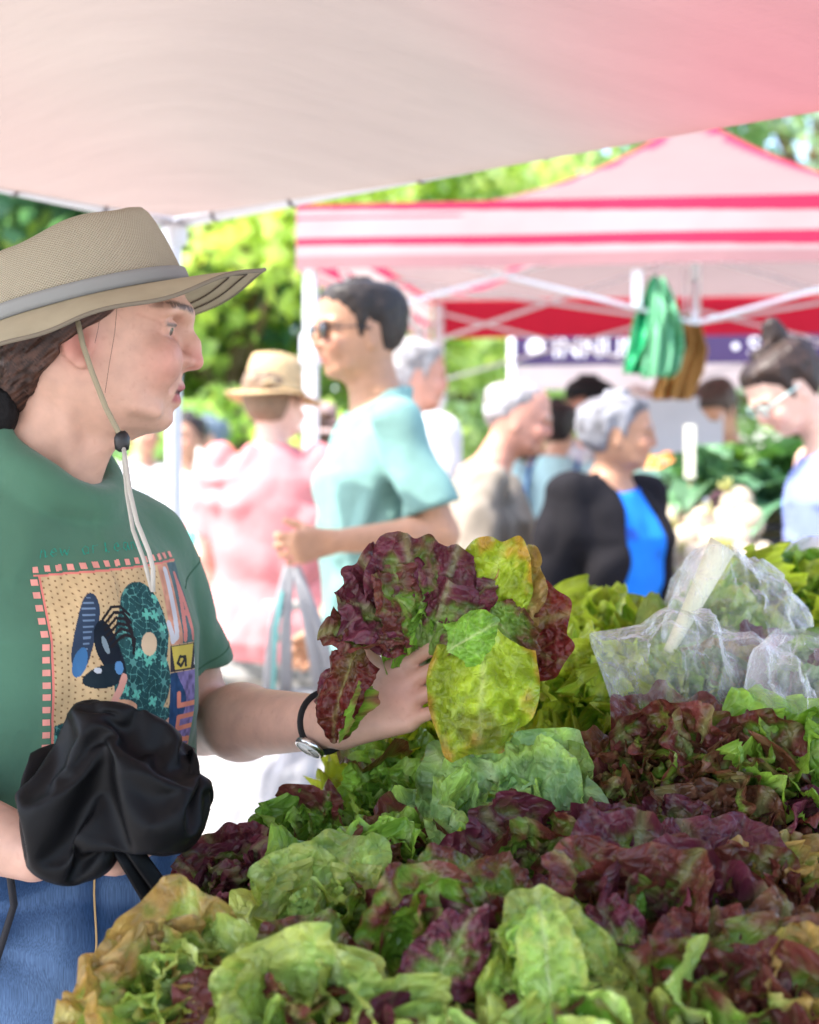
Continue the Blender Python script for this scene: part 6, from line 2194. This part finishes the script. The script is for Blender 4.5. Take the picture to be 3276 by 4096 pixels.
core_m = material('lettuce_core', (.60, .58, .38), .5, .4, var=.1)
A0 = (.05, -.62, .78)
G1 = 'lettuce heads in the display'
LT = [
    # front row
    (172, 998, 1.15, .078, 'bronze', (-.05, -.62, .78), 'pale green lettuce with bronze edges at the left front corner beside the jeans', dict(second='butter', n=18, openness=.85)),
    (300, 1015, 1.09, .080, 'red', (.0, -.6, .8), 'mixed green and red lettuce along the bottom edge right of the corner lettuce', dict(second='butter')),
    (322, 918, 1.27, .076, 'butter', (-.1, -.65, .75), 'light green lettuce with dark red hints behind the corner lettuce', dict(second='red', n=15)),
    (445, 945, 1.16, .088, 'purple', (-.1, -.65, .75), 'glossy purple lettuce with a green striped leaf at its top', dict(second='red', frill=.8)),
    (548, 965, 1.10, .056, 'butter', (.05, -.85, .5), 'light green butter lettuce with one broad smooth round leaf in front', dict(n=13, frill=.5)),
    (430, 1060, 1.03, .080, 'purple', (0, -.6, .8), 'purple and green lettuce cut by the bottom edge left of centre', dict(second='butter')),
    (590, 1062, 1.02, .080, 'red', (0, -.6, .8), 'green and reddish lettuce cut by the bottom edge under the round butter leaf', dict(second='butter')),
    (720, 1020, 1.06, .085, 'red', (.1, -.6, .8), 'reddish green lettuce on the bottom edge near the right', dict(second='butter')),
    (815, 1000, 1.10, .085, 'bronze', (.2, -.6, .8), 'olive bronze lettuce in the bottom right corner', dict(second='brown')),
    (640, 925, 1.19, .092, 'purple', (0, -.65, .75), 'dark purple lettuce with shiny curled leaves right of the butter leaf', dict(second='red', n=15)),
    (735, 915, 1.24, .090, 'red', (.1, -.65, .75), 'green and purple lettuce with pinkish folds in the right front', dict(second='purple')),
    (825, 910, 1.26, .085, 'brown', (.2, -.6, .8), 'brown lettuce on the right edge above the corner', dict(second='bronze')),
    # second row
    (225, 880, 1.42, .070, 'purple', (-.3, -.5, .8), 'low dark red lettuce nearest the dangling bag straps', dict(n=14)),
    (300, 838, 1.52, .072, 'red', (-.2, -.55, .8), 'red tipped lettuce at the far left rim of the display', dict(second='green')),
    (385, 868, 1.40, .080, 'brown', (-.1, -.6, .8), 'brownish lettuce between the green head and the dark gap', dict(second='green')),
    (540, 868, 1.34, .085, 'red', (0, -.65, .75), 'dark red lettuce with an arched leaf below the big pale fan', dict(second='purple', n=15)),
    (640, 858, 1.36, .078, 'red', (.05, -.65, .75), 'green and red lettuce right of the arched dark red one', dict(second='purple')),
    (730, 850, 1.38, .080, 'brown', (.1, -.65, .75), 'brown and pink lettuce below the tall red brown heads', dict(second='purple')),
    (815, 850, 1.38, .075, 'purple', (.2, -.65, .75), 'purple lettuce at the right edge under the green head', dict(second='green')),
    # middle
    (400, 800, 1.58, .085, 'green', (-.2, -.6, .8), 'dark green lettuce in the shade left of the pale fan', dict()),
    (502, 815, 1.45, .105, 'pale', (-.1, -.75, .65), 'large pale green lettuce with a wide fan shaped leaf', dict(n=16)),
    (610, 800, 1.46, .075, 'brown', (0, -.7, .7), 'small brown and silver lettuce tucked right of the pale fan', dict()),
    (674, 772, 1.47, .088, 'brown', (-.05, -.75, .65), 'crinkled red brown lettuce in front of the clear bag', dict(second='red', n=15)),
    (756, 785, 1.44, .092, 'red', (.1, -.75, .65), 'tall red brown lettuce with upright folded leaves', dict(second='brown', n=15)),
    (822, 765, 1.46, .090, 'green', (.2, -.65, .75), 'green lettuce on the right edge beside the red brown heads', dict()),
    # back
    (388, 745, 1.72, .078, 'bright', (-.35, -.5, .8), 'small lime green frilly lettuce against the white shopping bag', dict(frill=1.3)),
    (432, 735, 1.70, .085, 'bright', (-.2, -.6, .8), 'yellow green frilly lettuce under the held lettuce', dict(frill=1.4)),
    (475, 690, 1.86, .09, 'bright', (-.1, -.6, .8), 'frilly green lettuce behind the yellow hanging leaf', dict(frill=1.4)),
    (548, 690, 1.76, .100, 'bright', (0, -.65, .75), 'light green frilly lettuce left of the clear bag', dict(second='green', frill=1.4)),
    (600, 700, 1.68, .090, 'bright', (0, -.65, .75), 'yellowish green frilly lettuce under the bag corner', dict(frill=1.3)),
    (540, 648, 1.96, .10, 'bright', (-.1, -.55, .82), 'lime frilly lettuce beside the dark red hanging leaf', dict(frill=1.4)),
    (605, 638, 2.00, .105, 'bright', (0, -.55, .82), 'bright yellow green frilly lettuce below the blue blouse', dict(frill=1.4, n=15)),
    (665, 645, 2.05, .085, 'green', (.1, -.55, .82), 'green frilly lettuce at the back behind the plastic', dict(frill=1.4)),
    (645, 690, 1.72, .082, 'butter', (0, -.65, .75), 'pale lettuce sealed in the front clear bag', dict()),
    (720, 685, 1.74, .088, 'pale', (.1, -.65, .75), 'light green lettuce sealed in the middle of the clear bag', dict(second='bronze')),
    (735, 632, 1.92, .085, 'butter', (.1, -.6, .8), 'pale lettuce inside the rear clear bag', dict()),
    (805, 690, 1.70, .088, 'purple', (.15, -.65, .75), 'purple tipped lettuce inside the clear bag at the right edge', dict(second='pale')),
    (803, 588, 2.10, .105, 'green', (.15, -.6, .8), 'green frilly lettuce in the open white bag at the upper right', dict(second='bright', frill=1.4)),
]
HEADS = {}
for i, (px, py, Y, R, kd, axs, lb, kw) in enumerate(LT):
    HEADS[lb] = lettuce(px, py, Y, R, kd, axs, 100 + i, lb, group=G1, **kw)
rng = np.random.default_rng(505)
for key, b_, t_, nr_, wd_, kd, bn_, cu_, fr_, lab in (
        ('large pale green', (528, 868, 1.40), (478, 742, 1.47), (-.1, -1, .35), .098, 'pale', -.35, .05, 1.1, 'wide pale green fan shaped leaf'),
        ('light green butter', (552, 1012, 1.055), (543, 908, 1.05), (.1, -1, .3), .030, 'butter', -.35, .15, .35, 'broad smooth round leaf'),
        ('glossy purple', (420, 1012, 1.09), (474, 902, 1.12), (-.2, -1, .4), .036, 'purple', -.5, -.15, .6, 'glossy purple leaf'),
        ('dark purple lettuce', (640, 985, 1.13), (600, 890, 1.15), (.1, -1, .4), .030, 'purple', -.5, -.2, .7, 'purple leaf with a green rib')):
    hd = [o for l_, o in HEADS.items() if l_.startswith(key)][0]
    v, f, c = leaf(P(*b_), P(*t_), nr_, wd_, kd, rng, bend=bn_, cup=cu_, frill=fr_, nt=40, nph=100, tone=1.05, crease=.1)
    o = mesh('leaf', v, f, MT['leaf'], hd, col=c[:, :3], uv=c[:, 3:]); o['label'] = lab

# loose outer leaves lying under the heads
rng = np.random.default_rng(77)
vs, fs, cs, k0 = [], [], [], 0


def slope(Y):
    return .82 + (Y - 1.0) * .20


for i in range(90):
    Y = 1.0 + 1.25 * rng.random()
    pxl = np.interp(Y, [1.0, 1.2, 1.5, 1.8, 2.2], [120, 150, 330, 420, 540])
    px = pxl + (860 - pxl) * rng.random()
    x = (px - CX) / FPX * Y
    b_ = V(x, Y, slope(Y) - .03 + .05 * rng.random())
    a = rng.random() * 6.28
    d = V(math.cos(a), math.sin(a), .25 * rng.random())
    v, f, c = leaf(b_, b_ + unit(d) * .10, V(0, -.4, .9), .06, ['green', 'red', 'green', 'brown', 'bright'][i % 5], rng, bend=-.3, cup=.2, nt=12, nph=24)
    vs.append(v); fs.append(f + k0); cs.append(c); k0 += len(v)
lo_ = mesh('loose_lettuce_leaves', np.concatenate(vs), np.concatenate(fs), MT['leaf'], None, col=np.concatenate(cs)[:, :3], uv=np.concatenate(cs)[:, 3:])
tag(lo_, 'loose outer lettuce leaves lying between the heads on the display', 'leaves', kind='stuff')

# sloped display board on a trestle table
dtab = empty('display_table', V(.35, 1.6, 0), 'sloped display table hidden beneath the lettuce heads', 'table')
dk = material('dark_liner', (.030, .034, .026), .9, .1, var=.2)
pl_ = [(-.235, 1.0), (-.17, 1.2), (-.05, 1.55), (.06, 1.9), (.16, 2.28), (.80, 2.28), (.56, 1.0)]
top_ = [V(x, y, slope(y) - .035) for x, y in pl_]
nP = len(pl_)
MB().add(top_ + [p_ - V(0, 0, .03) for p_ in top_], [tuple(range(nP))[::-1], tuple(range(nP, 2 * nP))] + [(i, (i + 1) % nP, nP + (i + 1) % nP, nP + i) for i in range(nP)]).build('table_top', dk, dtab)
for x, y in ((-.10, 1.1), (.48, 1.1), (.25, 2.15), (.70, 2.15)):
    MB().bar(V(x, y, 0), V(x, y, slope(y) - .06), .045).build('leg', try_m, dtab)

# ---- the lettuce she holds: each big leaf its own part
held = empty('lettuce_head', P(412, 672, 1.52), 'open red and green lettuce held up in one hand', 'lettuce')
rng = np.random.default_rng(31)


def hleaf(b, t, nrm, wid, kind, bend=.5, cup=.2, frill=1., by=1.53, ty=1.48, tone=1., shift=0., roll=0., lab=None, **kk):
    B_, T_ = P(*b, by), P(*t, ty)
    v, f, c = leaf(B_, T_, nrm, wid / FPX * 1.5, kind, rng, bend=bend, cup=cup, frill=frill, nt=34, nph=72, tone=tone, shift=shift, roll=roll, **kk)
    o = mesh('leaf', v, f, MT['leaf'], held, col=c[:, :3], uv=c[:, 3:])
    if lab: o['label'] = lab


FRN = (0, -1, .15)
# back leaves on the right
hleaf((476, 640), (572, 614), (.2, -1, .1), 60, 'wine', bend=-.25, cup=-.15, by=1.55, ty=1.52, frill=.6, lab='dark red leaf at the right')
hleaf((480, 632), (566, 664), (.2, -1, .1), 50, 'wine', bend=-.2, cup=-.15, by=1.56, ty=1.53, frill=.5, lab='red leaf tip pointing down at the right')
hleaf((462, 652), (508, 536), (-.05, -1, .2), 54, 'gold', bend=-.3, cup=-.10, by=1.535, ty=1.50, frill=.8, shift=-.08, lab='tall yellow green leaf with bronze edge')
hleaf((492, 650), (534, 552), (.2, -1, .2), 40, 'bronze', bend=-.35, cup=-.1, by=1.545, ty=1.51, frill=.7, shift=.15, lab='bronze leaf behind the tall yellow leaf')
hleaf((446, 652), (492, 622), (.1, -.9, .4), 30, 'green', bend=-.5, cup=-.1, by=1.46, ty=1.43, frill=1.0, tone=1.2, shift=-.2)
hleaf((478, 602), (536, 660), (.1, -1, .25), 36, 'brown', bend=-.55, cup=-.2, by=1.50, ty=1.48, frill=.7, shift=-.1, lab='small green leaf with brown centre')
# purple top
for (b, t, w, bn_, ty, kd) in (((420, 634), (348, 588), 50, -.6, 1.46, 'purple'), ((420, 650), (372, 552), 60, -.7, 1.47, 'purple'), ((425, 650), (412, 540), 64, -.8, 1.46, 'purple'),
                               ((430, 648), (450, 552), 56, -.7, 1.47, 'purple'), ((432, 652), (472, 580), 46, -.6, 1.475, 'purple'), ((410, 636), (332, 618), 46, -.5, 1.46, 'red'),
                               ((420, 632), (395, 572), 46, -.8, 1.46, 'red'), ((425, 655), (440, 588), 46, -.8, 1.46, 'purple'), ((415, 632), (362, 602), 40, -.8, 1.46, 'red'),
                               ((418, 655), (380, 545), 34, -.4, 1.52, 'red'), ((428, 655), (460, 600), 40, -.7, 1.47, 'purple')):
    hleaf(b, t, (0, -.75, .65), w, kd, bend=bn_, cup=-.22, by=1.52, ty=ty, frill=.9, shift=.05)
# green heart
for (b, t, w, bn_, ty) in (((412, 672), (398, 600), 36, .2, 1.47), ((422, 672), (434, 602), 36, .1, 1.46), ((420, 664), (384, 622), 30, .1, 1.47), ((425, 678), (456, 630), 34, .1, 1.46), ((430, 668), (424, 612), 32, .2, 1.46)):
    hleaf(b, t, (0, -.9, .4), w, 'green', bend=bn_, cup=.25, by=1.55, ty=ty + .045, tone=1.25, shift=-.1)
# left hanging red leaf and the folded stems
hleaf((362, 634), (322, 738), (-.35, -.9, .15), 31, 'wine', bend=-.35, cup=-.35, by=1.49, ty=1.46, frill=.7, tone=.75, shift=.12, lab='dark red leaf hanging over the wrist')
hleaf((352, 668), (334, 742), (.5, -.8, -.2), 11, 'red', bend=.2, cup=.7, by=1.50, ty=1.475, frill=.5, shift=-.25)
hleaf((372, 650), (312, 700), (-.5, -.8, .1), 26, 'purple', bend=-.4, cup=-.4, by=1.53, ty=1.51, frill=.8)
# big yellow leaf hanging in front
hleaf((486, 612), (478, 766), (-.05, -1, .12), 66, 'gold', bend=-.30, cup=-.10, by=1.455, ty=1.415, frill=1.0, crease=-.22, spot=.6, lab='big yellow green leaf hanging in front')
MB().lathe(P(412, 684, 1.54), [(.012, -.02), (.016, 0), (.018, .03), (.01, .06)], 14).build('core', core_m, held, True)

# ---- clear plastic bags over some heads
bagm = film('clear_bag_film', (.90, .90, .92), .035, .08, 20)


def film_bag(name, label, rows, Y, bulge, seed, nx=60, k=5, amp=.010):
    r = dense(rows, k)
    front, back = [], []
    for (xl, xr, y) in r:
        fr_, bk_ = [], []
        for i in range(nx):
            t = i / (nx - 1)
            p_ = P(xl + (xr - xl) * t, y, Y)
            w = math.sin(math.pi * t) ** .6
            nn_ = noise3(np.array([[p_[0] * 16, p_[2] * 16, seed]]), 1.)[0]
            rid = (1 - abs(noise3(np.array([[p_[0] * 22 + 5, p_[2] * 9 + p_[0] * 9, seed + 3.3]]), 1.)[0]) * 2)
            rid2 = (1 - abs(noise3(np.array([[p_[0] * 40 + 8, p_[2] * 38, seed + 7.3]]), 1.)[0]) * 2)
            dsp = amp * (1.3 * nn_ + 1.4 * rid + .7 * rid2)
            fr_.append(p_ + V(0, -bulge * w - dsp, dsp * .5)); bk_.append(p_ + V(0, bulge * .7 * w + .002, 0))
        front.append(fr_); back.append(bk_)
    nr = len(r)
    fv = np.array(front).reshape(-1, 3); bv_ = np.array(back).reshape(-1, 3)
    ff = [(i * nx + j, i * nx + j + 1, (i + 1) * nx + j + 1, (i + 1) * nx + j) for i in range(nr - 1) for j in range(nx - 1)]
    pins = [(i * nx + j, 1) for i in range(nr) for j in range(nx) if i in (0, nr - 1) or j in (0, nx - 1) or (i % 7 == 3 and j % 13 == 6)]
    fv = sim_cloth(fv, ff, pins, frames=16, shrink=-.16, bend=1.2, grav=.4, tens=15)
    o = MB().add(fv, ff).grid(back[::-1]).build(name, bagm, None, True)
    return tag(o, label, 'plastic bag', 'clear plastic bags of lettuce')


film_bag('clear_plastic_bag', 'clear crinkled plastic bag with a pointed corner over pale lettuce', [(664, 690, 612), (640, 725, 626), (589, 750, 634), (592, 775, 648), (600, 795, 668), (608, 810, 692), (616, 810, 716), (630, 790, 738)], 1.62, .07, 2.0)
film_bag('clear_plastic_bag', 'domed clear plastic bag behind the pointed one by the cream stake', [(706, 730, 548), (690, 758, 562), (676, 782, 584), (666, 800, 612), (662, 822, 646), (664, 845, 684), (686, 850, 710)], 1.80, .08, 5.0)
film_bag('clear_plastic_bag', 'clear plastic film at the right edge over a purple tipped lettuce', [(775, 815, 632), (752, 860, 652), (744, 880, 688), (758, 880, 718), (785, 870, 736)], 1.56, .06, 8.0)
film_bag('clear_plastic_bag', 'small twisted clear bag end left of the cream stake', [(690, 705, 560), (676, 702, 572), (668, 700, 588), (664, 690, 604), (668, 684, 612)], 1.98, .03, 11.0)
stk = empty('flat_stake', P(668, 640, 1.70), 'pale cream flat stake sticking up out of the clear bags', 'stake')
sa, sb_ = P(668, 652, 1.72), P(722, 545, 1.80)
sdv = unit(np.cross(sb_ - sa, V(0, 1, 0)))
ck2 = MB()
gp = []
for t in np.linspace(0, 1, 14):
    w = .006 + .012 * t
    c_ = sa + (sb_ - sa) * t + V(0, -.004 * math.sin(t * 3), 0)
    gp.append([c_ - sdv * w, c_ - V(0, .0035, 0), c_ + sdv * w])
ck2.grid(gp)
ck2.build('stake_blade', material('cream_stake', (.80, .80, .58), .6, .3, var=.06), stk, True, solid=.003)
wb = material('white_bag', (.84, .84, .83), .5, .3, trans=.25, bump=(18, .5, .008))
v_ = drape(dense([(760, 860, 560), (752, 870, 580), (748, 870, 610), (750, 870, 640)]), 2.22, .05, 4.0)
o = MB().grid([[p_ for p_ in r] for r in v_]).grid(drape(dense([(800, 880, 536), (765, 880, 556), (745, 880, 575)]), 2.26, .03, 6.0)).build('white_bag', wb, None, True, solid=.002)
tag(o, 'open white bag around the green lettuce at the upper right', 'bag')
bc = MB().tube([P(772, 560, 2.12), P(779, 556, 2.12)], .007, 8).build('bag_clip', MT['black_plastic'], None, True)
tag(bc, 'small black clip on the white bag edge', 'clip')
rt = empty('red_tag', P(386, 713, 3.36), 'small bright red tag behind the wrist near the white shopping bag', 'tag')
MB().box(P(386, 713, 3.36), (.035, .01, .028), None, .004).build('tag_card', material('red_card', (.75, .02, .05), .5, .3), rt)
